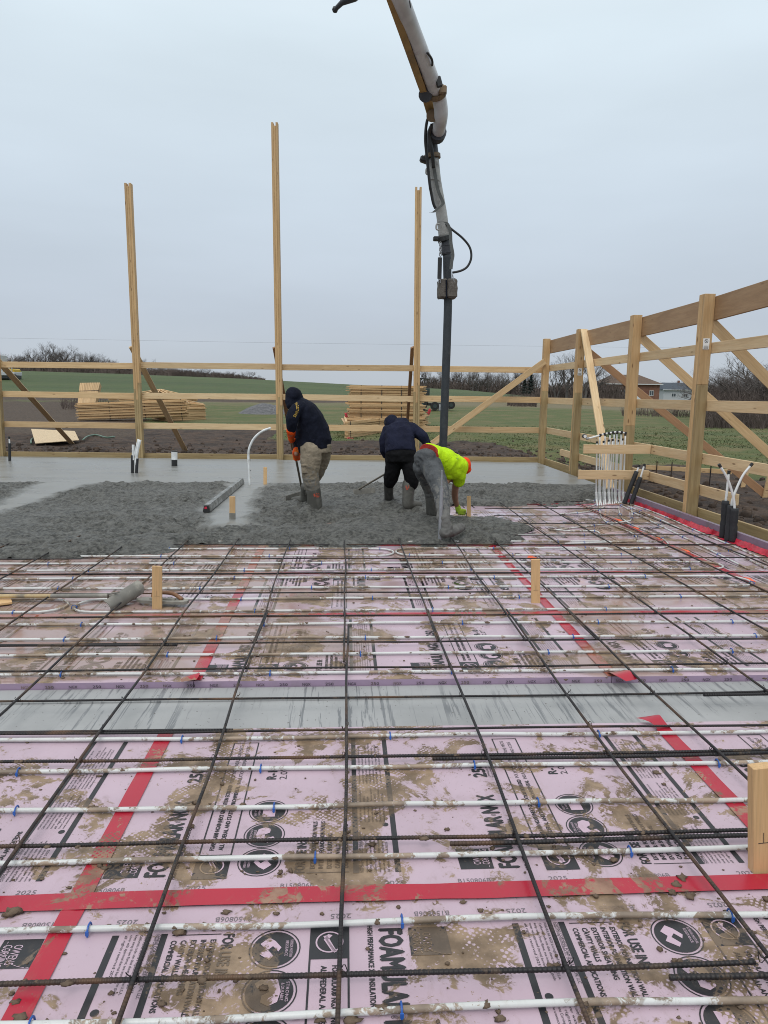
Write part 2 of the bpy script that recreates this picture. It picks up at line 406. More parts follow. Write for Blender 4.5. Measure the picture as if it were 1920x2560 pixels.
M['navy'] = cloth('navy_fleece', (.0085, .0105, .020)); M['navy2'] = cloth('navy_sweater', (.012, .014, .031))
M['black'] = cloth('black_cotton', (.0065, .0065, .0075), splash=False); M['khaki'] = cloth('khaki_canvas', (.27, .225, .165), dirt=(.19, .165, .13), dlo=.55, splash=True)
M['greytrouser'] = cloth('grey_work_cloth', (.085, .090, .094), dirt=(.17, .165, .15), dlo=.5, dhi=.75, splash=True)
M['hivis'] = cloth('hi_vis_shirt', (.52, .82, .012), .10, .8, wrinkle=.8); M['capcloth'] = cloth('orange_cap', (.85, .075, .018), .1)
M['glove_orange'] = cloth('orange_glove', (.90, .10, .012), .2, .7, dirt=(.45, .22, .03)); M['glove_lime'] = cloth('lime_glove', (.40, .56, .05), .2, .7, dirt=(.16, .19, .06))
M['gloveyellow'] = cloth('yellow_glove_patch', (.70, .52, .04), .1, .6)
M['beltred'] = cloth('red_waistband', (.30, .035, .025), .2)
M['skin'] = plain('skin', (.33, .165, .105), .5, var=.12, sc=20)
M['hair'] = plain('dark_hair', (.012, .010, .009), .7)
M['boot'] = plain('rubber_boot', (.075, .072, .062), .55, dirt=(.135, .13, .115), dsc=4, dlo=.45, dhi=.65, sc=5)
M['bootdark'] = plain('dark_boot', (.045, .043, .038), .5, dirt=(.10, .095, .085), dsc=5)
M['shoe'] = plain('concrete_caked_shoe', (.115, .113, .105), .75, dirt=(.19, .185, .17), dsc=8, bump=.6, sc=25)
M['bootmark'] = plain('boot_mark', (.52, .09, .045), .6)
M['goldtext'] = plain('gold_lettering', (.62, .40, .06), .6)
# land
t = NT('land'); p = t.pos(); x, y, z = t.sep(p)
n1 = t.noise(p, .5, 5, .6); n2 = t.noise(p, 6, 5, .65); n3 = t.noise(t.map(p, (.05, .6, 1), rot=(0, 0, .06)), 1.0, 4, .55)
lawn = t.mix(t.rng(n2, .3, .7), (.066, .090, .019), (.106, .126, .034)); lawn = t.mix(t.rng(t.noise(p, 30, 4, .7), .45, .7, 0, .6), lawn, (.032, .038, .012)); lawn = t.mix(t.rng(n1, .42, .68), lawn, (.145, .122, .048))
lawn = t.mix(t.rng(n3, .52, .66, 0, .75), lawn, (.062, .088, .022))
field = t.mix(t.rng(t.noise(t.map(p, (.012, .10, 1), rot=(0, 0, .05)), 1.5, 4, .5), .3, .7), (.046, .074, .022), (.068, .098, .030))
field = t.mix(t.rng(t.noise(t.map(p, (.9, .12, 1), rot=(0, 0, .3)), 1.4, 5, .7), .42, .70, 0, .5), field, (.082, .086, .036)); fm = t.math('ADD', y, t.math('MULTIPLY', n3, 16)); grass = t.mix(t.rng(fm, 86, 96), lawn, field)
grass = t.mix(t.math('MULTIPLY', t.rng(fm, 74, 82), t.rng(fm, 86, 92, 1, 0)), grass, (.16, .135, .075))
dirt = t.mix(t.rng(t.noise(p, 2.4, 6, .68), .36, .66), (.024, .0145, .0095), (.080, .048, .030))
dirt = t.mix(t.rng(t.noise(p, 11, 5, .7), .56, .72), dirt, (.125, .09, .065))
a = t.n('ShaderNodeAttribute', attribute_name='dirt'); dm = t.rng(t.math('ADD', a.outputs['Fac'], t.math('MULTIPLY', t.math('SUBTRACT', n2, .5), .55)), .42, .58)
a2 = t.n('ShaderNodeAttribute', attribute_name='track'); tm = t.rng(t.math('ADD', a2.outputs['Fac'], t.math('MULTIPLY', t.math('SUBTRACT', n1, .5), .6)), .4, .65)
c = t.mix(dm, grass, dirt); c = t.mix(tm, c, t.mix(t.rng(n2, .3, .7), (.036, .023, .015), (.098, .067, .043)))
t.bump(t.noise(p, 14, 6, .7), .8, .06); M['land'] = t.done(c, .9)
M['grassblade'] = plain('grass_blades', (.062, .074, .020), .8, var=.4, sc=.7)
M['gravel'] = plain('gravel', (.12, .12, .125), .85, var=.5, sc=9, bump=.8)
M['bark'] = plain('bare_twigs', (.125, .108, .098), .9, var=.3, sc=.6)
M['barkpale'] = plain('pale_twigs', (.145, .125, .112), .9, var=.3, sc=.6)
M['brush'] = plain('brush_twigs', (.105, .080, .068), .9, var=.35, sc=.25)
M['spruce'] = plain('spruce_needles', (.014, .026, .020), .85, var=.3, sc=2)
M['brick'] = plain('house_brick', (.20, .095, .062), .85, sc=3); M['roofbrown'] = plain('brown_shingle', (.115, .075, .052), .85, sc=2)
M['roofblue'] = plain('slate_blue_shingle', (.055, .068, .085), .8, sc=2); M['siding'] = plain('white_siding', (.46, .47, .48), .6, var=.05)
M['trim'] = plain('white_trim', (.70, .70, .69), .5, var=.05); M['glass'] = plain('window_glass', (.05, .06, .07), .08)
M['door'] = plain('brown_door', (.15, .06, .04), .6)
M['machblack'] = plain('machine_black', (.018, .021, .022), .5, dirt=(.06, .06, .055)); M['machgreen'] = plain('machine_dark_panel', (.03, .045, .042), .45)
M['tyre'] = plain('tyre_rubber', (.018, .018, .018), .8); M['truckyellow'] = plain('truck_yellow', (.62, .40, .02), .4); M['chrome'] = plain('rim_steel', (.5, .5, .5), .4, .6)
M['osb'] = plain('osb_sheet', (.58, .44, .27), .7, var=.25, sc=22, dirt=(.12, .085, .06), dsc=2.2, dlo=.60, dhi=.72)
M['redwrap'] = plain('red_wrap', (.42, .03, .04), .6); M['greenhose'] = plain('green_hose', (.10, .17, .12), .5)
M['wire'] = plain('wire', (.20, .20, .21), .6); M['strapblack'] = plain('bundle_strap', (.02, .02, .02), .6)

# ------------------------------------------------------------------ land
WA, WL = gz(1351, 1155, 0), gz(4, 1140, 0)                 # corner post and leftmost post of the back wall
def wallY(X): return WA.y + (WL.y - WA.y) * (X - WA.x) / (WL.x - WA.x)
WX = 4.72                                                   # inside line of the right wall
def sstep(a, b, x):
    t = max(0.0, min(1.0, (x - a) / (b - a))); return t * t * (3 - 2 * t)
def hillprof(X):
    pts = ((-400, 5.6), (-70, 5.6), (-44, 5.3), (-20, 4.6), (1, 3.7), (23, 2.9), (40, 1.3), (60, 1.0), (400, 1.0))
    for (a, b), (c, d) in zip(pts, pts[1:]):
        if a <= X <= c: return b + (d - b) * (X - a) / (c - a)
    return 5.0
def landz(X, Y):
    h = hillprof(X) * sstep(38, 150, Y) - .22
    if Y > 230: h -= (Y - 230) * .03
    d = 1 - sstep(26, 40, Y)
    n = noise.noise((X * .55, Y * .55, 1)) * .07 + noise.noise((X * 1.9, Y * 1.9, 3)) * .05 + noise.noise((X * 5, Y * 5, 5)) * .025
    h += n * (.25 + d) + noise.noise((X * .04, Y * .05, 9)) * .12 * sstep(20, 40, Y)
    for mx_, my_, sx, sy, a in ((-6.3, 19.2, 1.5, .7, .30), (-8.9, 19.4, .9, .6, .15), (-1.2, 18.6, 2.2, .5, .12), (5.9, 9.6, .55, 1.6, .12), (1.0, 20.5, 2.5, .8, .12), (6.3, 13, .8, 1.5, .1)):
        h += a * math.exp(-((X - mx_) / sx) ** 2 - ((Y - my_) / sy) ** 2)
    return h
def inside(X, Y): return X < WX + .10 and Y < wallY(X) + .04
def lines(lo, hi, f0, f1, st, g=1.22):
    a = []; x = f0
    while x <= f1: a.append(x); x += st
    s = st; x = f0
    while x > lo: s *= g; x -= s; a.insert(0, x)
    s = st; x = a[-1]
    while x < hi: s *= g; x += s; a.append(x)
    return a
xs = lines(-500, 500, -14, 13.5, .16, 1.12); ys = lines(-40, 900, 7, 33, .16, 1.07)
mb = MB(); dirtv = []; trackv = []; nx = len(xs)
for Y in ys:
    for X in xs:
        mb.v.append((X, Y, -.75 if inside(X, Y) else landz(X, Y)))
        wob = noise.noise((X * .12, Y * .12, 4)) * 4
        if X < WX + 1: e = wallY(min(X, WX)); dv = 1 - sstep(11, 19, Y - e + wob + (3.5 if X > -3 else -2))
        else: dv = (1 - sstep(3.6, 5.6, X - WX + wob * .3)) * (1 - sstep(17, 20, Y + wob * .4)) if Y < 22 else 0
        dirtv.append(dv)
        tr = max(sstep(-9, -13, X + (Y - 40) * .25) * sstep(27, 32, Y + wob) * (1 - sstep(62, 72, Y + wob)),
                 (1 - sstep(3, 7, abs(Y - 78 - X * .12))) * sstep(6, -4, X) * sstep(-46, -34, X),
                 (1 - sstep(2, 5, abs(Y - 84 + (X - 30) * .5))) * sstep(22, 27, X) * (1 - sstep(38, 46, X)))
        trackv.append(tr)
for j in range(len(ys) - 1):
    for i in range(nx - 1): mb.f.append((j * nx + i, j * nx + i + 1, (j + 1) * nx + i + 1, (j + 1) * nx + i)); mb.mi.append(0)
me = bpy.data.meshes.new('ground'); me.from_pydata(mb.v, [], mb.f); me.materials.append(M['land'])
for nm, vals in (('dirt', dirtv), ('track', trackv)): me.attributes.new(nm, 'FLOAT', 'POINT').data.foreach_set('value', vals)
me.polygons.foreach_set('use_smooth', [True] * len(me.polygons)); me.update()
tag(link('ground', me), kind='structure')

# ------------------------------------------------------------------ insulation boards with their printing
FZ = -.10                                                     # top of the insulation
PU, PW = 1.255, 1.26                                          # print repeat, board depth
def text_mesh(s):
    c = bpy.data.curves.new('t', 'FONT'); c.body = s; c.size = 1; c.resolution_u = 2; c.offset = 0
    o = bpy.data.objects.new('t', c); COL.objects.link(o)
    dg = bpy.context.evaluated_depsgraph_get(); me = bpy.data.meshes.new_from_object(o.evaluated_get(dg))
    v = [x.co.copy() for x in me.vertices]; f = [tuple(p.vertices) for p in me.polygons]
    bpy.data.objects.remove(o); bpy.data.curves.remove(c); bpy.data.meshes.remove(me); return v, f
_tx = {}
def text(s):
    if s not in _tx: _tx[s] = text_mesh(s)
    return _tx[s]
def put_text(mb, s, fn, L=None, H=None, z=0, bold=0):
    "text fitted to length L and cap height H, mapped by fn(along, up)"
    v, f = text(s); x0 = min(p.x for p in v); x1 = max(p.x for p in v); h = .70
    ky = H / h; kx = (L / (x1 - x0)) if L else ky * .78
    mb.add([fn((p.x - x0) * kx, p.y * ky, z) for p in v], f)
    if bold:                                                     # heavy lettering: overlapped strokes
        for k, (da, db) in enumerate(((bold, 0), (bold / 2, bold * .6), (bold / 2, -bold * .6))): mb.add([fn((p.x - x0) * kx + da, p.y * ky + db, z + .00012 * (k + 1)) for p in v], f)
def U(u0, v0): return lambda a, b, z: (u0 - b, v0 + a, z)     # printing that runs across the board
def Hh(u0, v0): return lambda a, b, z: (u0 + a, v0 + b, z)
def rect(mb, u0, u1, v0, v1, z): mb.add([(u0, v0, z), (u1, v0, z), (u1, v1, z), (u0, v1, z)], [(0, 1, 2, 3)])
def disc(mb, u, v, r, z, n=28, r0=0):
    if r0:
        V = [(u + q * math.cos(2 * math.pi * k / n), v + q * math.sin(2 * math.pi * k / n), z) for q in (r0, r) for k in range(n)]
        mb.add(V, [(k, (k + 1) % n, n + (k + 1) % n, n + k) for k in range(n)])
    else: mb.add([(u + r * math.cos(2 * math.pi * k / n), v + r * math.sin(2 * math.pi * k / n), z) for k in range(n)], [tuple(range(n))])
def poly(mb, pts, z): mb.add([(a, b, z) for a, b in pts], [tuple(range(len(pts)))])
pm = MB(); zi, zp = .0, .0008
pm.cur = 0
V = [(.04, .142), (.16, .142), (.16, .256), (.036, .256)]; poly(pm, V, zi)
put_text(pm, 'FOAMULAR', U(.251, .142), .312, .070, zi, .007); put_text(pm, 'NGX', U(.251, .478), .130, .070, zi, .007)
put_text(pm, '®', U(.235, .462), .012, .02, zi)
put_text(pm, '250', U(.254, .752), .112, .056, zi, .006)
for k, w in enumerate(('COMPRESSIVE STRENGTH', '25 psi minimum')): put_text(pm, w, U(.272 + k * .014, .752), (.13, .09)[k], .009, zi)
put_text(pm, 'HIGH PERFORMANCE XPS INSULATION', U(.289, .129), .305, .016, zi, .0016)
rect(pm, .346, .468, .125, .258, zi)
rect(pm, .346, .352, .258, 1.10, zi); rect(pm, .462, .468, .258, 1.10, zi); rect(pm, .346, .468, 1.10, 1.106, zi)
put_text(pm, 'FOAMULAR® NGX® (NEXT GENERATION EXTRUDED', U(.397, .283), .445, .0165, zi, .0016)
put_text(pm, 'ALL FEDERAL AND STATE ENVIRONMENTAL', U(.430, .283), .435, .0165, zi, .0016)
put_text(pm, 'POLYSTYRENE INSULATION) MEETS', U(.397, .745), .335, .0165, zi); put_text(pm, 'INSULATION THERMAL AND CODE', U(.430, .735), .335, .0165, zi)
for k, v in enumerate((.212, .371, .528)):
    disc(pm, .573, v, .0785, zi, r0=.0745); disc(pm, .573, v, .068, zi)
put_text(pm, 'R-10', U(.578, .768), .105, .040, zi, .004); put_text(pm, '2.0"', U(.625, .768), .085, .032, zi)
put_text(pm, 'FOR USE IN:', U(.737, .145), .175, .034, zi, .003); rect(pm, .745, .896, .143, .1465, zi)
for k, w in enumerate(('EXTERIOR FOUNDATION WALLS', 'INTERIOR FOUNDATION WALLS', 'EXTERIOR SHEATHING', 'CAVITY WALLS', 'COMMERCIAL APPLICATIONS')):
    put_text(pm, w, U(.773 + .030 * k, .166), .0113 * len(w), .0165, zi, .0016)
rect(pm, .911, .931, .137, 1.138, zi); rect(pm, 1.060, 1.081, .138, 1.134, zi)
FINE = ('Owens Corning Foam Insulation, LLC One Parkway', 'www.owenscorning.com 1-800-438-7465', 'FOAMULAR NGX is a registered trademark', 'California code see data sheet; made in U.S.A.',
        'keep away from flame; see installation guide', 'cover with approved thermal barrier', 'all rights reserved 2025')
random.seed(3)
for blk, (v0, v1) in enumerate(((.139, .40), (.44, .685), (.72, 1.10))):
    for k in range(7):
        w = FINE[(k + blk * 2) % 7]; put_text(pm, w, U(.948 + .0155 * k, v0), (v1 - v0) * random.uniform(.65, 1), .0085, zi)
disc(pm, 1.040, .42, .012, zi); put_text(pm, 'OWENS CORNING FOAM INSULATION, LLC', U(.942, .139), .24, .010, zi)
pm.cur = 1                                                    # unprinted shapes inside the dark marks
put_text(pm, 'OWENS', U(.118, .165), .078, .027, zp); put_text(pm, 'CORNING', U(.150, .165), .085, .027, zp)
arc = [(.043 + .118 * (1 - math.cos(t)), .160 + .094 * math.sin(t)) for t in [i * math.pi / 2 / 14 for i in range(15)]]
poly_a = [(.041 + .105 * math.sin(t), .256 - .105 * (1 - math.cos(t))) for t in [i * math.pi / 2 / 12 for i in range(13)]]
for (a, b), (c, d) in zip(poly_a, poly_a[1:]): pm.add([(a, b - .0025, zp), (c - .0025, d, zp), (c, d, zp), (a, b, zp)], [(0, 1, 2, 3)])
disc(pm, .407, .192, .043, zp, r0=.038)
poly(pm, [(.398, .165), (.412, .160), (.425, .182), (.398, .232), (.388, .226), (.412, .184)], zp)
poly(pm, [(.415, .165), (.427, .168), (.392, .236), (.384, .231)], zp)
def at(c, pts): return [(.573 + a, c + b) for a, b in pts]
poly(pm, at(.212, ((.02, -.045), (.045, -.02), (.03, .0), (.045, .02), (.012, .045), (.0, .03), (.02, .005), (.006, -.01), (-.012, .012), (-.02, -.004), (.0, -.03))), zp)
poly(pm, at(.371, ((-.02, -.045), (.02, -.05), (.045, -.03), (.035, -.012), (.01, -.022), (.0, .0), (.02, .012), (.022, .035), (.0, .048), (-.025, .035), (-.032, .0))), zp)
poly(pm, at(.528, ((-.022, -.04), (.028, -.04), (.028, .008), (.045, .008), (.045, .03), (-.005, .03), (-.005, .012), (-.022, .012))), zp)
for c, (a, b) in ((.212, ('SUPERIOR MOISTURE', 'RESISTANCE')), (.371, ('STRONG', '& DURABLE')), (.528, ('EASY TO CUT', '& HANDLE'))):
    put_text(pm, a, U(.527, c - .034), .068, .009, zp); put_text(pm, b, U(.541, c - .030), .060, .009, zp)
pm.cur = 2
for u, w in ((.02, 'B150806B'), (.34, '2025'), (.66, 'B150806B'), (1.02, '2025')): put_text(pm, w, Hh(u, .072), (.115 if len(w) > 4 else .066), .021, zi)
PRINT = pm.mesh('print', [M['ink'], M['foamtop'], M['inkgrey']])
# flat printing lies above the board and its normals face up
FRONT = gz(960, 1698, FZ).y                                   # far section starts here
edgemb = MB(); edgemb.box((0, 0, 0), (2.496, PW - .003, .051), None, .0015)
me = edgemb.mesh('foam_board', [M['foam'], M['edge']])
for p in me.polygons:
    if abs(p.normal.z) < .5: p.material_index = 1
BOARDM = me; BOARDS = {}
XJ = -.885
rowsY = [('A', 2.13 - PW, True), ('B', 2.13, False)] + [('F%d' % k, FRONT + k * PW, k % 2 == 1) for k in range(7)]
rowname = {'A': 'nearest row, in front of the red cross tape', 'B': 'row between red cross tape and grey concrete strip'}
for k in range(7): rowname['F%d' % k] = '%s row behind the grey concrete strip' % ('first', 'second', 'third', 'fourth', 'fifth', 'sixth', 'seventh')[k]
for rn, y0, flip in rowsY:
    cols = (-1, 0, 1) if rn in 'AB' else ((-2, -1, 0, 1, 2) if rn in ('F0', 'F1') else (-3, -2, -1, 0, 1, 2))
    for c in cols:
        x0 = XJ + c * 2.5
        if rn in ('F4', 'F5', 'F6') and c < 0: continue       # buried under the pour
        wd = {-3: 'far left', -2: 'left', -1: 'centre-left', 0: 'middle', 1: 'right', 2: 'narrow rightmost'}[c]
        o = link('foam_board', BOARDM, None, Matrix.Translation((x0 + 1.25, y0 + PW / 2, FZ - .0255)))
        if x0 + 2.5 > WX - .155:                                # cut against the right wall upstand
            w = WX - .155 - x0; o.matrix_basis = Matrix.Translation((x0 + w / 2, y0 + PW / 2, FZ - .0255)) @ Matrix.Diagonal((w / 2.496, 1, 1, 1)); WM[o.name] = o.matrix_basis.copy()
        tag(o, 'pink printed foam board, %s in the %s' % (wd, rowname[rn]), 'foam board', 'pink foam boards')
        BOARDS[(rn, c)] = o
        for k in range(2 if c < 2 else 0):
            if flip: Mx = Matrix.Translation((x0 + 1.306 + k * PU - .06, y0 + PW + .012, FZ + .0012)) @ Matrix.Rotation(math.pi, 4, 'Z')
            else: Mx = Matrix.Translation((x0 + k * PU + .005, y0, FZ + .0012))
            link('print', PRINT, o, Mx)
# stamped code on the exposed edge of the far section
e = MB()
for k in range(-14, 26):
    x = k * .135 + .02
    put_text(e, '250' if k % 2 else 'NGX', lambda a, b, z, x=x: (x + a, FRONT - .0018, FZ - .034 + b), .048, .017)
tag(part('edge_print', e, M['ink'], BOARDS[('F0', 0)]), kind='stuff')
# paint marks sprayed on the boards
random.seed(11)
for (x, y, r, m) in ((1470, 1247, .09, 'orange'), (1495, 1280, .08, 'orange'), (1545, 1300, .10, 'orange'), (1587, 1321, .11, 'orange'), (1642, 1347, .11, 'orange'), (1708, 1377, .12, 'orange'), (1867, 1449, .12, 'orange'),
                     (1330, 1395, .10, 'orange'), ):
    c = gz(x, y, FZ); q = MB(); n = 18
    q.add([(c.x + r * .55 * math.cos(6.283 * k / n) * random.uniform(.7, 1.1), c.y + r * 1.0 * math.sin(6.283 * k / n) * random.uniform(.5, 1.1), FZ + .0035) for k in range(n)], [tuple(range(n))])
    row = max((rn for rn, y0, _ in rowsY if y0 <= c.y), key=lambda r_: dict((a, b) for a, b, _ in rowsY)[r_]); cc = math.floor((c.x - XJ) / 2.5)
    part('paint_mark', q, M[m], BOARDS.get((row, cc), BOARDS[('F2', 1)]))

# ------------------------------------------------------------------ concrete strip between the two fields of boards
b = MB(); b.box((0, 3.80, -.40), (16, 1.0, .5)); structure('concrete_strip', b, M['oldconc'])
b = MB(); b.box((0, FRONT - .09, -.145), (16, .17, .014), None, .003); structure('concrete_ledge', b, M['oldconc'])
# bed under everything
b = MB(); b.box((-4, 8.6, -.30), (17.4, 17.6, .28)); structure('sub_base', b, M['land'])

# ------------------------------------------------------------------ fresh concrete
def C1(x, y): return (x * .4219, 800 + y * .4219)
def C2(x, y): return (600 + x * .4219, 900 + y * .4219)
def C3(x, y): return (1250 + x * .4039, 650 + y * .4039)
def xy(pts, z=0): return [(gz(*p, z).x, gz(*p, z).y) for p in pts]
outline = xy([(-260, 1376), (0, 1374), (180, 1372), (300, 1366), (430, 1366), (480, 1346), (560, 1341), (640, 1342), (720, 1350), (800, 1346), (880, 1352), (960, 1345), (1020, 1340), (1090, 1347), (1150, 1340), (1250, 1344),
              (1310, 1330), (1345, 1312), (1330, 1300), (1270, 1290), (1180, 1283), (1120, 1275), (1105, 1262), (1130, 1252), (1220, 1250), (1330, 1251), (1420, 1249), (1480, 1244), (1512, 1236)])
outline += [(WX - .14, gz(1512, 1236).y), (WX - .14, wallY(WX) - .02), (-12, wallY(-12) - .02), (-12, gz(-260, 1376).y)]
def inpoly(x, y, P):
    r_ = False; j = len(P) - 1
    for i in range(len(P)):
        xi, yi = P[i]; xj, yj = P[j]
        if (yi > y) != (yj > y) and x < (xj - xi) * (y - yi) / (yj - yi) + xi: r_ = not r_
        j = i
    return r_
def pdist(x, y, P):
    best = 1e9
    for i in range(len(P)):
        ax, ay = P[i - 1]; bx, by = P[i]; dx, dy = bx - ax, by - ay; t = max(0, min(1, ((x - ax) * dx + (y - ay) * dy) / (dx * dx + dy * dy + 1e-12)))
        best = min(best, (x - ax - t * dx) ** 2 + (y - ay - t * dy) ** 2)
    return math.sqrt(best)
smooth_polys = [
    xy([C1(-600, 1330), C1(0, 1142), C1(200, 1085), C1(380, 1015), C1(500, 980), C1(640, 962), C1(760, 966), C1(960, 946), C1(1180, 946), C1(1395, 950), C1(1200, 1130), C1(1180, 1205), C1(1330, 1216), C1(1500, 1200), C1(1500, 1090), C1(1535, 1010), C1(1640, 965),
        C2(120, 770), C2(220, 735), C2(480, 722), C2(850, 718), C2(1060, 724), C2(1360, 735), C3(0, 1382), C3(300, 1384), C3(640, 1390)]) + [(WX, gz(1510, 1211).y), (WX, 19), (-12, 20)]]
left_rough = xy([C1(-500, 990), C1(-100, 950), C1(120, 950), C1(250, 962), C1(150, 1010), C1(0, 1078), C1(-500, 1260)])
front = outline[:29]
mb = MB(); rv = []; idx = {}
gx = [-12 + i * .030 for i in range(int(16.7 / .030))]
gyv = []; y = 6.7
while y < 12.9: gyv.append(y); y += .030
while y < 19.2: gyv.append(y); y += .16
gx = [x for x in gx if x < WX - .12]
for j, Y in enumerate(gyv):
    for i, X in enumerate(gx):
        if Y > 13 and i % 5 and i != len(gx) - 1: continue
        if X < -8 and i % 4: continue
        wx = X + noise.noise((X * 2, Y * 2, 0)) * .14 + noise.noise((X * 8, Y * 8, 2)) * .07; wy = Y + noise.noise((X * 2, Y * 2, 7)) * .20 + noise.noise((X * 8, Y * 8, 8)) * .08
        if Y < 12.6:
            if not inpoly(wx, wy, outline): idx[(i, j)] = None; continue
            d = pdist(wx, wy, front); ris = 1 - math.exp(-d / (.14 + .12 * noise.noise((X * 1.7, Y * 1.7, 31))))
            sm_ = inpoly(wx, wy, smooth_polys[0]) and not inpoly(wx, wy, left_rough)
            ds = min(pdist(wx, wy, smooth_polys[0]), pdist(wx, wy, left_rough)); k = sstep(0, .12, ds); rgh = (.5 - .5 * k) if sm_ else (.5 + .5 * k)
            lo_ = .75 + .9 * noise.noise((X * .9, Y * 1.2, 17)); n = noise.noise((X * 5, Y * 5, 1)) * .5 + noise.noise((X * 12, Y * 12, 3)) * .5 + noise.noise((X * 24, Y * 24, 6)) * .45
            rid = noise.noise((X * 1.3 + Y * .8, Y * 2.6, 12)) * .6 + noise.noise(((X + Y * .6) * 7, (Y - X * .6) * 1.1, 15)) * .45; n *= max(.35, lo_)
            z = FZ - .025 + (.125 * ris) + rgh * ((n * 1.35 + rid * 1.2) * .046 + .006) * (.35 + .65 * ris)
            for bx_, by_ in ((-.39, 9.46), (-.58, 10.23), (.92, 9.74), (.66, 10.33), (1.12, 9.06), (1.2, 7.85)): z += .040 * ris * math.exp(-((math.hypot(X - bx_, (Y - by_) * .8) - .13) / .055) ** 2)
        else:
            if Y > wallY(X) - .03: idx[(i, j)] = None; continue
            rgh = 0; z = noise.noise((X * .7, Y * .7, 5)) * .002
        idx[(i, j)] = len(mb.v); mb.v.append((X, Y, z)); rv.append(max(0, min(1, rgh)))
ni = len(gx)
def have(i, j): return idx.get((i, j))
sl_ = MB()
for j in range(len(gyv) - 1):
    row = [i for i in range(ni) if (i, j) in idx]; nxt = set(i for i in range(ni) if (i, j + 1) in idx)
    cols_ = [i for i in row if i in nxt]
    # where the grid coarsens keep only shared columns
    for a, b in zip(cols_, cols_[1:]):
        q = (have(a, j), have(b, j), have(b, j + 1), have(a, j + 1))
        if None not in q: mb.f.append(q); mb.mi.append(0)
        elif sum(v is None for v in q) == 1: mb.f.append(tuple(v for v in q if v is not None)); mb.mi.append(0)
me = bpy.data.meshes.new('fresh_concrete'); me.from_pydata(mb.v, [], mb.f); me.materials.append(M['fresh'])
me.attributes.new('rough', 'FLOAT', 'POINT').data.foreach_set('value', rv)
me.polygons.foreach_set('use_smooth', [True] * len(me.polygons)); me.update()
tag(link('fresh_concrete', me), kind='structure')

# ------------------------------------------------------------------ right-hand upstand of insulation
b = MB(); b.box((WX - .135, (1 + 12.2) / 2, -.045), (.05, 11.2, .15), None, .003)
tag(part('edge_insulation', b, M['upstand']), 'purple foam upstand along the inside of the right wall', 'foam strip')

# ------------------------------------------------------------------ red seam tapes
def tape(p0, p1, w, z, label, seed, flap=None, ragged=.004):
    p0, p1 = Vector((p0[0], p0[1], z)), Vector((p1[0], p1[1], z)); d = (p1 - p0); L = d.length; d.normalize(); s = Vector((-d.y, d.x, 0)); n = max(2, int(L / .06)); q = MB()
    for i in range(n + 1):
        t = i / n * L; c = p0 + d * t + s * noise.noise((t * .7, seed, 0)) * .008
        a = w / 2 + noise.noise((t * 5, seed, 1)) * ragged; bb = w / 2 + noise.noise((t * 5, seed, 2)) * ragged
        for k, o in enumerate((-a, -a * .33, bb * .33, bb)):
            q.v.append(tuple(c + s * o + Vector((0, 0, .0008 + max(0, noise.noise((t * 2.2, o * 20, seed + 4))) * .003))))
    for i in range(n):
        for k in range(3): q.f.append((i * 4 + k, i * 4 + 4 + k, i * 4 + 5 + k, i * 4 + 1 + k)); q.mi.append(0)
    o = part('seam_tape', q, M['tape'], None, 'all'); tag(o, label, 'tape', 'red seam tapes')
    if flap:
        fm_ = MB(); c = Vector((flap[0], flap[1], z)); nn = 6
        for i in range(nn + 1):
            t = i / nn; ww = w * (.50 + .16 * math.sin(t * 5 + seed))
            for k in (-1, 0, 1): fm_.v.append(tuple(c + Vector((flap[2] * t, flap[3] * t, .004 + .035 * math.sin(t * 2.6) * (1 - .35 * k))) + s * k * ww))
        for i in range(nn):
            for k in range(2): fm_.f.append((i * 3 + k, i * 3 + 3 + k, i * 3 + 4 + k, i * 3 + 1 + k)); fm_.mi.append(0)
        part('loose_end', fm_, M['tape'], o, 'all')
    return o
tz = FZ + .004
tape((-4, 2.15), (4, 2.16), .078, tz + .003, 'wide red tape crossing the whole picture in the foreground', 1)
tape((-.885, .9), (-.880, 3.385), .074, tz, 'red tape running away at the left of the foreground', 2)
tape((1.632, .9), (1.615, 3.30), .078, tz, 'red tape running away at the right of the foreground, its far end torn loose', 3, (1.615, 3.26, -.05, .14))
tape((-.88, FRONT + .01), (-.92, 9.0), .078, tz, 'red tape running away left of centre behind the grey concrete strip', 4, (-.88, FRONT + .05, -.02, -.10))
tape((1.625, FRONT), (1.655, 9.5), .078, tz, 'red tape running away right of centre behind the grey concrete strip', 5, (1.625, FRONT + .05, .06, -.17))
tape((-6, FRONT + PW), (4.4, FRONT + PW - .02), .075, tz + .003, 'red cross tape just below the left wooden stake', 6)
tape((-7, FRONT + 2 * PW), (4.4, FRONT + 2 * PW), .055, tz + .003, 'thin red cross tape halfway to the wet concrete', 7)
tape((-2.5, FRONT + 3 * PW), (4.4, FRONT + 3 * PW), .07, tz + .003, 'red cross tape close to the front edge of the wet concrete', 8)
tape((1.0, FRONT + 5 * PW + .6), (4.4, FRONT + 5 * PW + .5), .16, tz + .003, 'broad red tape beyond the crouching worker, below the white pipes', 9, ragged=.02)
tape((3.72, 5.5), (3.66, 11.6), .09, tz, 'red tape running along beside the right wall pipes', 10)
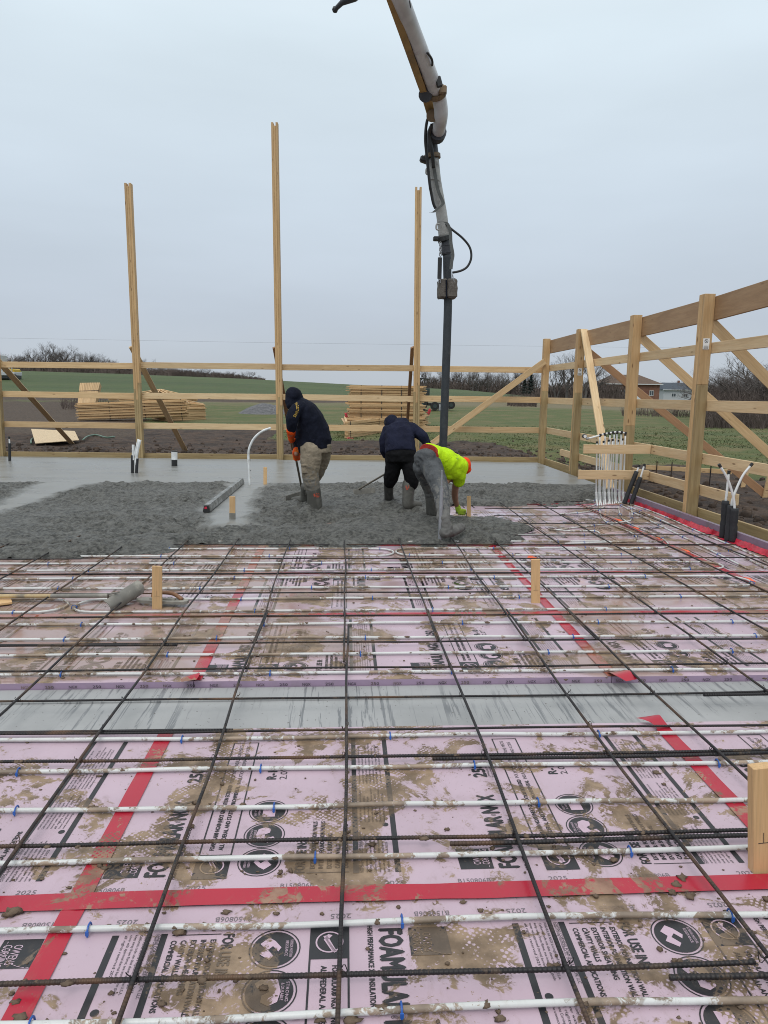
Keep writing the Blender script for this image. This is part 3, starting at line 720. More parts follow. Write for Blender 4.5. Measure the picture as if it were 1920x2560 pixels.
# crumpled tape dressed up the upstand
q = MB(); X = WX - .165; n = 240
for i in range(n + 1):
    Y = 4.5 + 7.2 * i / n
    if True:
        w = .02 + .06 * max(0, noise.noise((Y * 1.1, 3, 0))) + (.05 if 8.4 < Y < 9.2 or 6.6 < Y < 8.2 else 0)
        for k in range(4): q.v.append((X - w * k / 3 + noise.noise((Y * 6, k, 2)) * .02, Y, FZ + .006 + (.05 if k == 0 else 0) + .030 * max(0, noise.noise((Y * 14, k * 3, 5)))))
for i in range(n):
    for k in range(3): q.f.append((i * 4 + k, i * 4 + 1 + k, i * 4 + 5 + k, i * 4 + 4 + k)); q.mi.append(0)
tag(part('crumpled_tape', q, M['tapeclean'], None), 'crumpled red tape along the foot of the right wall', 'tape', 'red seam tapes')

# ------------------------------------------------------------------ reinforcing bars
TZ, LZ = FZ + .034, FZ + .051
def rebar(p0, p1, r, label, group, ribs=False):
    p0, p1 = Vector(p0), Vector(p1); L = (p1 - p0).length; q = MB()
    if ribs:
        n = int(L / .0065); pts = [(-L / 2 + L * i / n, noise.noise((i * .006, p0.y * 9, 4)) * .012, noise.noise((i * .01, r * 999, 2)) * .004) for i in range(n + 1)]
        q.tube(pts, [r * (1.10 if i % 2 else .93) for i in range(n + 1)], 8)
    else:
        n = max(2, int(L / .25)); pts = [(-L / 2 + L * i / n, noise.noise((i * .22, p0.x * 7 + p0.y * 3, 1)) * .024, noise.noise((i * .4, p0.x * 3 + p0.y, 2)) * .004) for i in range(n + 1)]
        q.tube(pts, r, 7)
    o = link('rebar', q.mesh('rebar', M['rebar'], 'all'), None, Matrix.Translation((p0 + p1) / 2) @ axes(p1 - p0).to_4x4())
    return tag(o, label, 'rebar', group)
g1, g2 = 'rebars laid across the picture', 'rebars running away from the camera'
crossY = [1.79, 2.41, 3.02, 3.29, 3.67, 4.10, 4.55, 5.12, 5.75, 6.40, 7.00, 7.67, 8.21, 8.95, 9.55, 10.2, 10.9]
for i, Y in enumerate(crossY):
    x0 = -3.2 if i < 3 else (-7.5 if i < 12 else 1.0)
    if i == 13: x0 = 1.9
    x1 = (3.5 if i else 1.205) if i < 4 else (4.42 if Y > 6 else 4.2)
    if i >= 14: x0, x1 = 2.05, (4.25, 4.05, 3.75)[i - 14]
    if i == 12: x0 = -.6
    s = .012
    rebar((x0, Y + s, TZ), (x1, Y - s * .6, TZ), .0074 if i < 3 else .0064, 'dark ribbed rebar laid across the picture, %s%s' % (ORD[i], '' if i == 0 else ' from the camera'), g1, i < 3)
for (x0, x1, Y, lab) in ((.93, 3.4, 1.735, 'rusty rebar end lying beside the nearest crossing bar at right'), (.39, 2.2, 2.385, 'muddy rebar lapped alongside the second crossing bar'), (.40, 2.0, 3.0, 'rebar lapped alongside the third crossing bar at right'),
                         (-2.6, -.55, 3.315, 'rebar lapped over the far edge of the foreground boards at left'), (2.0, 3.4, 3.64, 'rebar lapped over the grey concrete strip at right'), (-2.6, -1.1, 4.53, 'rebar lapped beside a crossing bar at far left')):
    rebar((x0, Y, TZ - .002), (x1, Y - .01, TZ - .002), .0085, lab, 'lapped rebar pieces', x0 > .3 and Y < 2.5)
longX = [-4.2, -3.6, -3.0, -2.36, -1.745, -1.19, -.61, 0.0, .62, 1.21, 1.70, 2.37, 2.97, 3.57, 4.15]
names = ['leftmost'] + ORD[1:]
for i, X in enumerate(longX):
    y0 = 1.0 if abs(X) < 2.5 else 3.4
    y1 = 8.9 if X < 1.9 else 11.6
    if i < 5: y1 = 8.35
    if X > 3.4: y1 = 9.8 + (.8 if i == 13 else 0)
    if i in (6, 8, 9, 10, 7):                                    # these rows are two bars lapped near the middle
        ym = 4.75 if i != 7 else 4.4
        rebar((X + (-.025 if i == 7 else .022), y0, LZ), (X + .02, ym + .45, LZ), .0072, 'near half of the %s bar running away, counted from the left' % names[i], g2)
        rebar((X, ym - .25, LZ + .001), (X, y1, LZ), .0068, 'far half of the %s bar running away, counted from the left' % names[i], g2)
    else: rebar((X + .01, y0, LZ), (X, y1, LZ), .0072, 'dark rebar running away from the camera, %s counted from the left' % names[i], g2)

q = MB(); n = 12
q.tube([(.011 * math.cos(6.2832 * k / n) * 1.1, .011 * math.sin(6.2832 * k / n), .012 * math.sin(6.2832 * k / n * 2)) for k in range(n)], .0016, 5, closed=True); q.tube([(.010, .004, .004), (.018, .010, .016), (.016, .016, .026)], .0016, 5); TIE = q.mesh('tie_wire', M['rebar'])
rnd_ = random.Random(31)
for o in [o for o in COL.objects if o.name.startswith('rebar') and 'running away' in o['label'] or o.name.startswith('rebar') and 'bar running' in o['label']]:
    Mx = WM[o.name]; L = o.dimensions.x; X = Mx.translation.x
    for Y in crossY[:9]:
        if abs(Y - Mx.translation.y) < max(v.co.x for v in o.data.vertices) - .05 and rnd_.random() < .7: link('tie_wire', TIE, o, Matrix.Translation((X, Y, TZ + .009)) @ Matrix.Rotation(rnd_.uniform(0, 6), 4, 'Z'))

# ------------------------------------------------------------------ heating pipe
PZ, PR = FZ + .0110, .0097
clipm = MB()
clipm.tube([(0, -.020, -.012), (0, -.017, .006), (0, -.010, .0145), (0, 0, .0165), (0, .010, .0145), (0, .017, .006), (0, .020, -.012)], .0032, 6); clipm.box((0, -.021, .0), (.010, .004, .014)); CLIP = clipm.mesh('pipe_staple', M['blue'], True)
def pipe(pts, label, clips=(), r=PR, n=8, every=None, group='white heating pipe runs', seed=0, x0=-3, x1=3.4):
    q = MB(); q.tube(pts, r, n); o = part('heating_pipe', q, M['pex'], None, 'all'); tag(o, label, 'pipe', group)
    pts = [Vector(p) for p in pts]
    def near(X): return min(range(len(pts) - 1), key=lambda i: abs(pts[i].x - X))
    rnd = random.Random(seed); cl_ = list(clips)
    if every:
        s = rnd.uniform(0, every); acc = 0
        for i in range(len(pts) - 1):
            acc += (pts[i + 1] - pts[i]).length
            if acc > s:
                s += every * rnd.uniform(.8, 1.2)
                d = pts[i + 1] - pts[i]; link('staple', CLIP, o, Matrix.Translation(pts[i]) @ axes(d).to_4x4())
    for X in cl_:
        i = near(X); d = pts[i + 1] - pts[i]; link('staple', CLIP, o, Matrix.Translation((X, pts[i].y, pts[i].z)) @ axes(d).to_4x4())
    return o
def row(Y, x0, x1, seed, amp=.022, slope=-.008, n=60):
    return [Vector((x0 + (x1 - x0) * i / n, Y + slope * (x0 + (x1 - x0) * i / n) + amp * noise.noise(((x0 + (x1 - x0) * i / n) * .9, seed, 0)), PZ + .004 * (1 + noise.noise((i * .25, seed, 3))))) for i in range(n + 1)]
fgc = {1.68: ((88, 2545), (1004, 2535)), 2.01: ((225, 2322), (1005, 2310), (1838, 2308)), 2.34: ((788, 2148), (1577, 2135)), 2.665: ((38, 2033), (686, 2016), (1345, 2008)), 2.965: ((38, 1942), (651, 1928), (1186, 1917), (1793, 1910)), 3.255: ((457, 1847), (975, 1840), (1500, 1842))}
for i, (Y, cl_) in enumerate(fgc.items()):
    pipe(row(Y, -3, 3.4, i), 'muddy white heating pipe across the foreground, %s%s' % (ORD[i], '' if i == 0 else ' from the camera'), [gz(*c, PZ).x for c in cl_], n=10)
def uloop(Ya, Yb, x0, x1, seed, right=True, n=40):
    a = row(Ya, x0, x1, seed, slope=0, n=n); b_ = row(Yb, x0, x1, seed + 5, slope=0, n=n)
    if not right: a, b_ = a[::-1], b_[::-1]
    pa, pb = a[-1], b_[-1]; sg = 1 if right else -1; ex = Vector((sg * abs(Yb - Ya) * .75, 0, 0))
    return a + bez(pa, pa + ex, pb + ex, pb, 12)[1:-1] + b_[::-1]
P = lambda cx, cy: gz(960 + cx * .5787, 1300 + cy * .5787, PZ).x
runs = [(row(4.07, -4, 4.2, 21), 'white heating pipe just behind the grey concrete strip'), (row(4.385, -4, 4.2, 22), 'second white heating pipe behind the grey concrete strip'), (row(4.69, -4.5, 4.2, 23), 'third white heating pipe behind the grey concrete strip'),
        (row(5.0, -4.5, 4.2, 24), 'fourth white heating pipe behind the grey concrete strip'), (uloop(5.31, 5.66, -5, gz(110, 1510, PZ).x, 25), 'short white pipe loop turning back at the far left'),
        (uloop(5.31, 5.65, gz(245, 1520, PZ).x, 4.2, 26, False), 'white pipe loop starting beside the long-handled rake head'),
        (uloop(5.98, 6.32, -6, P(1440, 240), 27), 'white pipe loop turning back beside the right stake, nearest of the right-hand loops'), (uloop(6.61, 6.89, -6, P(1340, 172), 28), 'second of the white pipe loops turning back at right'),
        (uloop(7.20, 7.55, -7, gz(600 + 800 * .4219, 900 + 1140 * .4219, PZ).x, 29), 'white pipe loop turning back left of centre near the wet concrete'), (uloop(7.22, 7.56, gz(600 + 1030 * .4219, 900 + 1140 * .4219, PZ).x, P(1200, 130), 30, False), 'white pipe loop starting right of centre below the grey conduit'),
        (row(7.92, -7, P(1220, 100), 31, slope=0), 'white heating pipe half buried along the wet concrete edge'), (row(8.30, -1.6, P(1080, 70), 32, slope=0), 'farthest white pipe emerging from under the wet concrete')]
for i, (pts, lab) in enumerate(runs): pipe(pts, lab, every=1.25, seed=i, n=8)
def Q(cx, cy): return gz(1430 + cx * .2954, 1060 + cy * .2954, PZ)
hdr = [([(330, 655), (420, 690), (560, 770), (900, 935), (1200, 1083), (1500, 1230)], 'white pipe leaving the manifold along the right wall, outermost left'), ([(360, 650), (520, 715), (760, 815), (1010, 930), (1340, 1070), (1640, 1220)], 'white pipe leaving the manifold along the right wall, second'),
       ([(390, 650), (600, 712), (800, 790), (1080, 915), (1480, 1083), (1700, 1190)], 'white pipe leaving the manifold along the right wall, third'), ([(230, 690), (250, 790), (330, 850), (470, 905), (545, 955), (500, 992), (300, 1000), (-60, 1012)], 'small white pipe loop in front of the manifold'),
       ([(390, 700), (420, 790), (510, 852), (650, 912), (780, 980), (812, 1030), (720, 1050), (400, 1058), (-100, 1062)], 'larger white pipe loop in front of the manifold'), ([(210, 680), (110, 712), (-20, 716), (-160, 712)], 'white pipe turning left at the foot of the manifold, lower'),
       ([(280, 700), (200, 728), (90, 748), (-100, 762)], 'white pipe turning left at the foot of the manifold, lowest'), ([(205, 650), (120, 642), (0, 632), (-140, 622)], 'white pipe turning left at the foot of the manifold, upper'),
       ([(500, 690), (505, 800), (420, 830), (0, 880), (-160, 900)], 'white pipe looping left across the orange paint marks'), ([(240, 930), (190, 905), (0, 905), (-200, 890)], 'short white pipe loop left of the orange paint marks')]
for i, (pts, lab) in enumerate(hdr): pipe(spline([Q(*p) for p in pts], 7), lab, every=.9, seed=50 + i, n=8, group='white pipes fanning out from the manifold')

# ------------------------------------------------------------------ mud clods trodden about
random.seed(5); q = MB()
def clod(c, r):
    n = 7; h = 4; V = []; F = []; sd = random.random() * 99
    q2 = MB(); q2.ball((0, 0, 0), 1, 10); sx_ = random.uniform(.9, 1.7)
    q.add([Vector(c) + Vector(v) * r * (1 + .9 * noise.noise(Vector(v) * 1.9 + Vector((sd, 0, 0)))) for v in [(a * sx_, b_, c_ * .6) for a, b_, c_ in q2.v]], q2.f)
for (x, y, r) in ((30, 2280, .024), (565, 2280, .013), (450, 2330, .018), (470, 2140, .018), (930, 2110, .016), (1705, 2195, .022), (1690, 2210, .02), (1680, 2230, .016), (360, 1925, .016), (150, 1925, .015), (150, 1923, .013), (870, 1930, .010), (700, 2180, .012), (490, 2005, .014), (478, 2065, .016),
                  (660, 2470, .013), (880, 2550, .018), (540, 2548, .016), (800, 2548, .012), (1250, 2545, .014), (1725, 2240, .02), (1400, 2085, .013), (1230, 2120, .015), (1535, 2150, .014), (1640, 1930, .014), (1660, 1960, .012), (620, 1890, .014), (1310, 2330, .008), (1490, 2240, .014), (250, 2165, .015), (260, 2170, .012)):
    clod(gz(x, y, FZ + r * .4), r * .72)
for i in range(420):
    x = random.uniform(-60, 1980); y = random.choice((random.uniform(1840, 2560), random.uniform(1400, 1700))); r = abs(random.gauss(0, .0035)) + .0018
    clod(gz(x, y, FZ + r * .5), r)
for Y in list(fgc) + [4.07, 4.385, 4.69, 5.0]:
    for k in range(9):
        X = random.uniform(-2.4, 2.6); clod((X, Y - .008 * X + random.uniform(-.012, .012), PZ + .009), random.uniform(.004, .012))
for Y in crossY[:3]:
    for k in range(14): clod((random.uniform(-1.5, 1.8), Y + random.uniform(-.01, .01), TZ + .004), random.uniform(.005, .011))
tag(part('mud_clods', q, M['mudclod'], None, 'all'), 'loose brown mud crumbs scattered over the boards, pipes and bars', 'mud', kind='stuff')

# ------------------------------------------------------------------ timber frame, back wall
def ply(name, base, top, w, d, wdir, splice, low, upm, parent, bev=.004):
    "one layer of a laminated post: treated below the splice, plain above"
    base, top = Vector(base), Vector(top); L = (top - base).length; q = MB(); s = max(0, min(L, splice))
    if s > 0: q.cur = 0; q.box((s / 2, 0, 0), (s, d, w), None, bev)
    if s < L: q.cur = 1; q.box(((s + L) / 2, 0, 0), (L - s - .002, d, w), None, bev)
    return link(name, q.mesh(name, [low, upm]), parent, Matrix.Translation(base) @ axes(top - base, wdir).to_4x4())
def lam_post(base, top, parent, across, along, w, d, splices, notch=.0, low=None, up=None):
    "three layers stacked along `across`"
    base, top, ac = Vector(base), Vector(top), Vector(across).normalized(); low = low or M['treated']; up = up or M['woodpost']
    t = d / 3
    mid = ply('post', base, top - Vector((0, 0, notch)), w, t - .002, along, splices[1], low, up, parent)
    for k in (-1, 1): ply('ply', base + ac * k * t, top + ac * k * t, w, t - .002, along, splices[0 if k < 0 else 2], low, up, mid)
    return mid
WD = Vector((WA.x - WL.x, WA.y - WL.y, 0)).normalized()          # along the back wall
WN = Vector((-WD.y, WD.x, 0))                                     # outwards
def bw(x, y): p = gy(x, y, wallY(0)); p = gz(x, y, 0); return p
def onwall(x, y, off=0.0):
    "point of the photograph on the back wall plane"
    d = ray(x, y); o = EYEP; n = WN; t = ((WA + WN * off) - o).dot(n) / d.dot(n); return o + d * t
bwf = thing('back_wall_frame', 'timber frame of the far wall with three very tall posts and three rails', 'wall frame', (0, wallY(0), 0))
tops = {}
for nm, bx_, tp in (('L', (4, 1142), (-30, 560)), ('P1', (352, 1145), (321, 459)), ('P2', (701, 1149), (687, 308)), ('P3', (1040, 1152), (1046, 469))):
    b0 = onwall(*bx_); t0 = onwall(*tp); base = Vector((b0.x, b0.y, -.12)); top = t0
    lam_post(base, top, bwf, WD, WN, .14, .150, (1.75, 1.5, 1.9) if nm != 'P2' else (1.2, 1.6, 1.4), .07); tops[nm] = (base, top)
zG = [onwall(688, 917).z, onwall(688, 993).z, onwall(688, 1069).z]
ends = [WL.x - 2.2, tops['L'][0].x, tops['P1'][0].x, tops['P2'][0].x, tops['P3'][0].x, WA.x]
random.seed(4)
for r_, z in enumerate(zG):
    for a, b_ in zip(ends, ends[1:]):
        def pt(x): v = Vector((x, wallY(x), z + random.uniform(-.012, .012))); return v + WN * .09
        board('rail', pt(a + .004), pt(b_ - .004), .14, .038, M['wood'] if random.random() < .6 else M['woodpale'], bwf)
for a, b_ in zip(ends, ends[1:]):
    board('skirt_board', Vector((a + .003, wallY(a), .01)) + WN * .09, Vector((b_ - .003, wallY(b_), .01)) + WN * .09, .19, .038, M['treated'], bwf)
def gpt(x, y, z=-.2): p = gz(x, y, z); return Vector((p.x, p.y, landz(p.x, p.y)))
for (s, e, m, w) in (((-10, 896), (181, 1110), 'wood', .14), ((329, 866), (464, 1129), 'wood', .14), ((687, 868), (733, 1122), 'woodbrown', .11), ((1031, 868), (1014, 1118), 'woodbrown', .085)):
    p0 = onwall(*s, .14); board('brace', p0, gpt(*e), w, .038, M['woodpale' if m == 'wood' else m], bwf, (1, 0, .5))
board('brace', onwall(1362, 903, -.115), onwall(1030, 1146, -.115), .14, .038, M['wood'], bwf)

# ------------------------------------------------------------------ timber frame, right wall
rwf = thing('right_wall_frame', 'timber frame of the right wall with four posts, deep top beam and diagonal braces', 'wall frame', (WX, 12, 0))
posts = [('A', WA.y, (1367, 847), (1.75, 1.5, 1.4)), ('B', gz(1434, 1183, 0).y, (1454, 823), (1.70, 1.3, .1)), ('C', 11.66, (1585, 788), (1.16, .3, .1)), ('D', gz(1730, 1302, FZ).y, (1781, 736), (1.86, .1, .1)), ('E', 6.75, None, (1.5, .1, .1))]
pY = {}
for nm, Y, tp, spl in posts:
    zt = gy(*tp, Y).z if tp else 2.98
    lam_post((WX, Y, FZ - .02 if nm in 'DE' else -.06), (WX, Y, zt), rwf, (0, 1, 0), (1, 0, 0), .145, .15, spl, 0); pY[nm] = (Y, zt)
order = ['A', 'B', 'C', 'D', 'E']; XO = WX + .095
for a, b_ in zip(order, order[1:]):
    Y0, z0 = pY[a]; Y1, z1 = pY[b_]
    board('top_beam', (XO + .002, Y0 + (.09 if a == 'A' else -.003), z0 - .185), (XO + .002, Y1 + .003, z1 - .185), .30, .044, M['header'], rwf)
    for z in (2.215, 1.465): board('rail', (XO, Y0 + (.09 if a == 'A' else -.003), z), (XO, Y1 + .003, z), .14, .038, M['woodpale'], rwf)
    board('skirt_board', (XO, Y0 - .003, -.005), (XO, Y1 + .003, -.005), .19, .038, M['treated'], rwf)
    if a != 'D': board('rail', (XO, Y0 - .003, .76), (XO, Y1 + .003, .76), .14, .038, M['woodpale'], rwf)
    else: board('rail', (XO, Y0 - .003, .76), (XO, Y1 - 1, .76), .14, .038, M['woodpale'], rwf)
yB = 11.30
board('rail', (XO, pY['A'][0] - 1.2, .335), (XO, yB, .335), .14, .038, M['woodpale'], rwf)
board('rail', (XO + .002, yB - .02, .335), (XO + .002, gz(1911, 1250, .335).y, .335), .14, .038, M['woodpale'], rwf)
fy = 10.92; zu, zl = gy(1540, 1123, fy).z, gy(1532, 1187, fy).z
board('form_board', (gy(1458, 1130, fy).x, fy, zu), (XO - .03, fy, zu), .14, .038, M['woodpale'], rwf)
board('form_board', (gy(1445, 1190, fy).x, fy, zl), (XO - .03, fy, zl), .145, .038, M['woodpale'], rwf)
b0 = Vector((WX + .03, pY['B'][0] - .10, pY['B'][1] - .02)); board('brace', b0, (WX - .16, 11.9, .0), .14, .038, M['woodpale'], rwf, (1, 0, 0))
for (nm, px0, yend, k, m) in (('B', (1462, 880), 12.9, (1916, 1236), 'woodbrown'), ('C', (1594, 853), 10.4, (2100, 1290), 'wood'), ('D', (1793, 822), 8.3, (2340, 1370), 'wood')):
    Y, zt = pY[nm]; p0 = gy(*px0, Y - .02); p0.x = XO + .045; g = gz(*k, -.2); board('brace', p0 + Vector((-.10, 0, .10)) , (g.x, g.y, -.22), .14, .038, M[m], rwf, (0, 0, 1))
for Y, z0, nm in ((pY['D'][0], gy(1777, 861, pY['D'][0]).z, 'D'), (pY['B'][0], gy(1453, 930, pY['B'][0]).z, 'B')):
    q = MB(); q.box((WX - .005, Y - .0785, z0 - .0), (.085, .002, .14)); tg = part('warning_tag', q, M['paper'], rwf)
    q = MB(); c = Vector((WX - .005, Y - .0805, z0 + .035)); n = 20
    V = [(c.x + r_ * math.cos(6.2832 * k / n), c.y, c.z + r_ * math.sin(6.2832 * k / n)) for r_ in (.019, .025) for k in range(n)]
    q.add(V, [(k, (k + 1) % n, n + (k + 1) % n, n + k) for k in range(n)])
    q.add([(c.x - .017, c.y, c.z + .011), (c.x - .011, c.y, c.z + .017), (c.x + .017, c.y, c.z - .011), (c.x + .011, c.y, c.z - .017)], [(0, 1, 2, 3)])
    for k in range(3): q.add([(c.x - .03, c.y, c.z - .060 - k * .014), (c.x + .03, c.y, c.z - .060 - k * .014), (c.x + .03, c.y, c.z - .066 - k * .014), (c.x - .03, c.y, c.z - .066 - k * .014)], [(0, 1, 2, 3)])
    tag(part('tag_print', q, M['ink'], tg), kind='stuff')

# boards staked outside the right wall
o = thing('grade_board', 'low horizontal board held by steel pins on the dirt outside the right wall', 'board', gz(1700, 1180, -.1))
p0, p1 = gz(1615, 1168, .12), gz(1830, 1180, .12); board('plank', p0, p1, .09, .035, M['wood'], o)
for f in (.12, .3, .75): c = p0.lerp(p1, f); q = MB(); q.tube([c + Vector((0, -.04, -.4)), c + Vector((0, -.04, .14))], .012, 6); part('pin', q, M['rebar'], o)
for i, (x, y0, y1) in enumerate(((1912, 1190, 1237), (1857, 1172, 1210))):
    g = gz(x, y1, -.2); q = MB(); tp = gy(x + 12, y0, g.y); q.bar(g + Vector((0, 0, -.1)), tp, .08, .04, (1, 0, 0), .003)
    tag(part('brace_stake', q, M['wood']), ('short wooden stake at the foot of a brace outside the right wall', 'smaller wooden stake standing in the dirt behind the right post')[i], 'stake')

# ------------------------------------------------------------------ grade stakes in the slab
def stake(px, ytop, zb, w, label, mark=False, pointed=True, th=.02, lean=0.0, dirty=False):
    b0 = gz(*px, zb); Y = b0.y; top = gy(px[0] + lean, ytop, Y); L = top.z - zb
    q = MB(); x = w / 2; V = [(-x, -L), (x, -L), (x, 0), (-x, 0)]
    q.box((L / 2 - .06, 0, 0), (L + .12, th, w), None, .002)
    o = link('grade_stake', q.mesh('grade_stake', M['stake']), None, Matrix.Translation(b0) @ axes(top - b0, (1, 0, 0)).to_4x4())
    tag(o, label, 'stake', 'wooden grade stakes')
    if mark:
        s = MB(); s.box((L * .30, th / 2 + .0006, 0), (.002, .001, w * .55)); s.box((L * .30 + .02, th / 2 + .0006, 0), (.04, .001, .002))
        sm = MB(); sm.v = s.v; sm.f = s.f; sm.mi = s.mi
        Mx = WM[o.name]
        # marks face the camera
        sgn = 1 if (Mx.to_3x3() @ Vector((0, 1, 0))).y < 0 else -1
        if sgn < 0: sm.v = [(a, -b_, c) for a, b_, c in sm.v]
        link('pencil_mark', sm.mesh('pencil_mark', M['ink']), o, Mx)
    if dirty:
        s = MB(); s.box((.03, 0, 0), (.09, th + .004, w + .004), None, .002); link('cement_smear', s.mesh('cement_smear', M['toolgrey']), o, WM[o.name])
stake((393, 1521), 1415, FZ, .075, 'wooden grade stake with a pencil mark beside the hand float', True)
stake((1339, 1507), 1398, FZ, .072, 'wooden grade stake standing alone on the boards right of centre', True)
stake((1901, 2176), 1912, FZ, .072, 'big wooden grade stake cut off by the right edge of the picture', True, th=.04)
stake((581, 1297), 1241, 0, .072, 'wooden grade stake beside the near end of the screed board', dirty=True)
stake((663, 1211), 1168, 0, .06, 'small wooden grade stake beside the curved white pipe')
stake((1172, 1293), 1240, 0, .05, 'wooden grade stake at the crouching worker\'s hand')

# ------------------------------------------------------------------ pipes standing up
def stub(name, label, cat='pipe', group=None, at=(0, 0, 0)): return thing(name, label, cat, at, group)
def tubepart(name, pts, r, m, par, n=10): q = MB(); q.tube(pts, r, n); return part(name, q, M[m], par, 'all' if len(pts) > 2 else True)
b0 = gz(24, 1152, 0); Y = b0.y; o = stub('pipe_stub', 'black sleeved pipe stub at the far left edge of the slab', at=b0)
tubepart('sleeve', [b0 - Vector((0, 0, .05)), gy(24, 1108, Y)], .03, 'sleeve', o); tubepart('pipe_end', [gy(24, 1108, Y), gy(23, 1095, Y)], .016, 'pvc', o); tubepart('end_cap', [gy(23, 1097, Y), gy(23, 1091, Y)], .022, 'cap', o)
b0 = gz(337, 1182, 0); Y = b0.y; o = stub('pipe_stub', 'cluster of black sleeves and white pipes at the foot of the left tall post', at=b0)
for dx, yb, yt, r, lean in ((-6, 1182, 1152, .030, 0), (4, 1182, 1160, .030, 2)):
    tubepart('sleeve', [gy(337 + dx, yb + 6, Y), gy(337 + dx + lean, yt - 14, Y)], r, 'sleeve', o)
tubepart('pipe_end', [gy(333, 1150, Y), gy(333, 1112, Y)], .026, 'pvc', o); tubepart('pipe_end', spline([gy(340, 1162, Y), gy(343, 1130, Y), gy(350, 1100, Y)], 5), .028, 'pvc', o); tubepart('pipe_end', spline([gy(336, 1140, Y), gy(341, 1118, Y), gy(346, 1098, Y)], 5), .018, 'pvc', o)
b0 = gz(436, 1165, 0); Y = b0.y; o = stub('drain_stub', 'short wide drain stub, white above and black below', at=b0)
tubepart('black_band', [b0 - Vector((0, 0, .05)), gy(436, 1149, Y)], .062, 'cap', o, 20); tubepart('white_collar', [gy(436, 1149, Y), gy(436, 1128, Y)], .064, 'pvc', o, 20); tubepart('rim', [gy(436, 1129, Y), gy(436, 1127, Y)], .066, 'cap', o, 20)
b0 = gz(624, 1212, 0); Y = b0.y
q = MB(); q.tube(spline([b0 - Vector((0, 0, .05)), gy(623, 1180, Y), gy(621, 1140, Y), gy(624, 1118, Y), gy(636, 1095, Y), gy(656, 1078, Y), gy(677, 1070, Y)], 8), .020, 10)
o = thing('bent_pipe', 'tall white pipe bending over to the right beside the hooded worker', 'pipe', b0); part('pipe', q, M['pvc'], o, 'all')
for y in (1176, 1150): tubepart('clip', [gy(620, y, Y), gy(627, y, Y)], .006, 'cap', o, 6)
b0 = gz(1099, 1362, FZ); Y = b0.y; o = stub('conduit', 'upright grey steel conduit in front of the crouching worker', at=b0)
tubepart('lower_tube', [b0, gy(1104, 1222, Y)], .022, 'galv', o, 12); tubepart('upper_tube', [gy(1104, 1222, Y), gy(1105, 1176, Y)], .012, 'galv', o, 10); tubepart('coupling', [gy(1104, 1226, Y), gy(1104, 1217, Y)], .025, 'galv', o, 12)
tubepart('tape_collar', [b0, b0 + Vector((0, 0, .012))], .032, 'tape', o, 10)

# manifold
mY = 11.05
o = thing('pipe_manifold', 'fan of white heating pipes rising to a manifold with a pressure gauge', 'manifold', gz(1525, 1262, FZ))
def R3(x, y, Y): return gy(1430 + x * .2954, 1060 + y * .2954, Y)
tx = [212, 236, 268, 280, 311, 322, 345, 358, 381, 392, 417, 428, 452]; ty = [155, 100, 150, 90, 140, 84, 135, 78, 75, 140, 78, 130, 90]
for i in range(13):
    bx_ = 205 + i * 19 + (0, 5, -6, 3, -3, 7, -5, 2, 6, -4, 4, -6, 0)[i]; Yi = mY + .10 * (i % 2) + .03 * (i % 3)
    foot = gz(1430 + (215 + i * 18) * .2954, 1060 + (690 - i * 2) * .2954, PZ); kn = R3(bx_, 560, Yi)
    tubepart('riser', spline([foot, R3(bx_ + 4, 640, Yi), kn, R3((bx_ + tx[i]) / 2, 350, Yi), R3(tx[i], ty[i], Yi)], 6), .0125, 'pexclean', o, 8)
    tubepart('bend_guard', spline([R3(bx_ + 4, 655, Yi), R3(bx_ + 2, 610, Yi), R3(bx_, 575, Yi)], 4), .019, 'pvc', o, 8)
    tubepart('fitting', [R3(tx[i], ty[i] + 8, Yi), R3(tx[i], ty[i] - 8, Yi)], .018, 'cap', o, 8)
tubepart('header_pipe', spline([R3(140, 122, mY), R3(200, 106, mY), R3(260, 88, mY), R3(340, 72, mY), R3(400, 68, mY), R3(455, 78, mY)], 8), .014, 'pexclean', o, 8)
for x, y in ((240, 93), (275, 85), (310, 78), (345, 71), (382, 68), (420, 70), (452, 77)): q = MB(); q.box(R3(x, y, mY), (.04, .035, .04), None, .008); part('valve', q, M['cap'], o)
g = R3(107, 104, mY - .05); q = MB(); q.tube([g + Vector((0, -.02, 0)), g + Vector((0, .03, 0))], .034, 16); ga = part('pressure_gauge', q, M['cap'], o, True)
q = MB(); q.tube([g + Vector((0, -.026, 0)), g + Vector((0, -.0205, 0))], .026, 16); part('gauge_face', q, M['white'], ga, True); tubepart('gauge_stem', [R3(120, 125, mY), R3(145, 121, mY)], .018, 'steel', o, 8)

def sleeved(pts_b, pts_w, label, r=.036):
    o = stub('sleeved_pipe', label, 'pipe', 'black sleeved pipes', pts_b[0]); s = spline(pts_b, 6); q = MB(); L = len(s)
    q.tube(s, [r * (.86 if i == L // 2 else 1) for i in range(L)], 12); part('sleeve', q, M['sleeve'], o, 'all'); tubepart('white_pipe', spline(pts_w, 6), .0145, 'pexclean', o, 8)
    e = Vector(pts_w[-1]); d = (e - Vector(pts_w[-2])).normalized(); tubepart('end_cap', [e - d * .02, e + d * .02], .019, 'cap', o, 8)
bb = gz(1430 + 440 * .2954, 1060 + 680 * .2954, FZ)
sleeved([bb, R3(480, 570, bb.y), R3(548, 400, bb.y)], [R3(548, 405, bb.y), R3(558, 380, bb.y), R3(566, 355, bb.y)], 'black sleeved pipe leaning beside the manifold, left of the two', .034)
bb = gz(1430 + 498 * .2954, 1060 + 684 * .2954, FZ)
sleeved([bb, R3(530, 590, bb.y), R3(580, 450, bb.y)], [R3(580, 455, bb.y), R3(596, 400, bb.y), R3(612, 348, bb.y)], 'black sleeved pipe leaning beside the manifold, right of the two', .034)
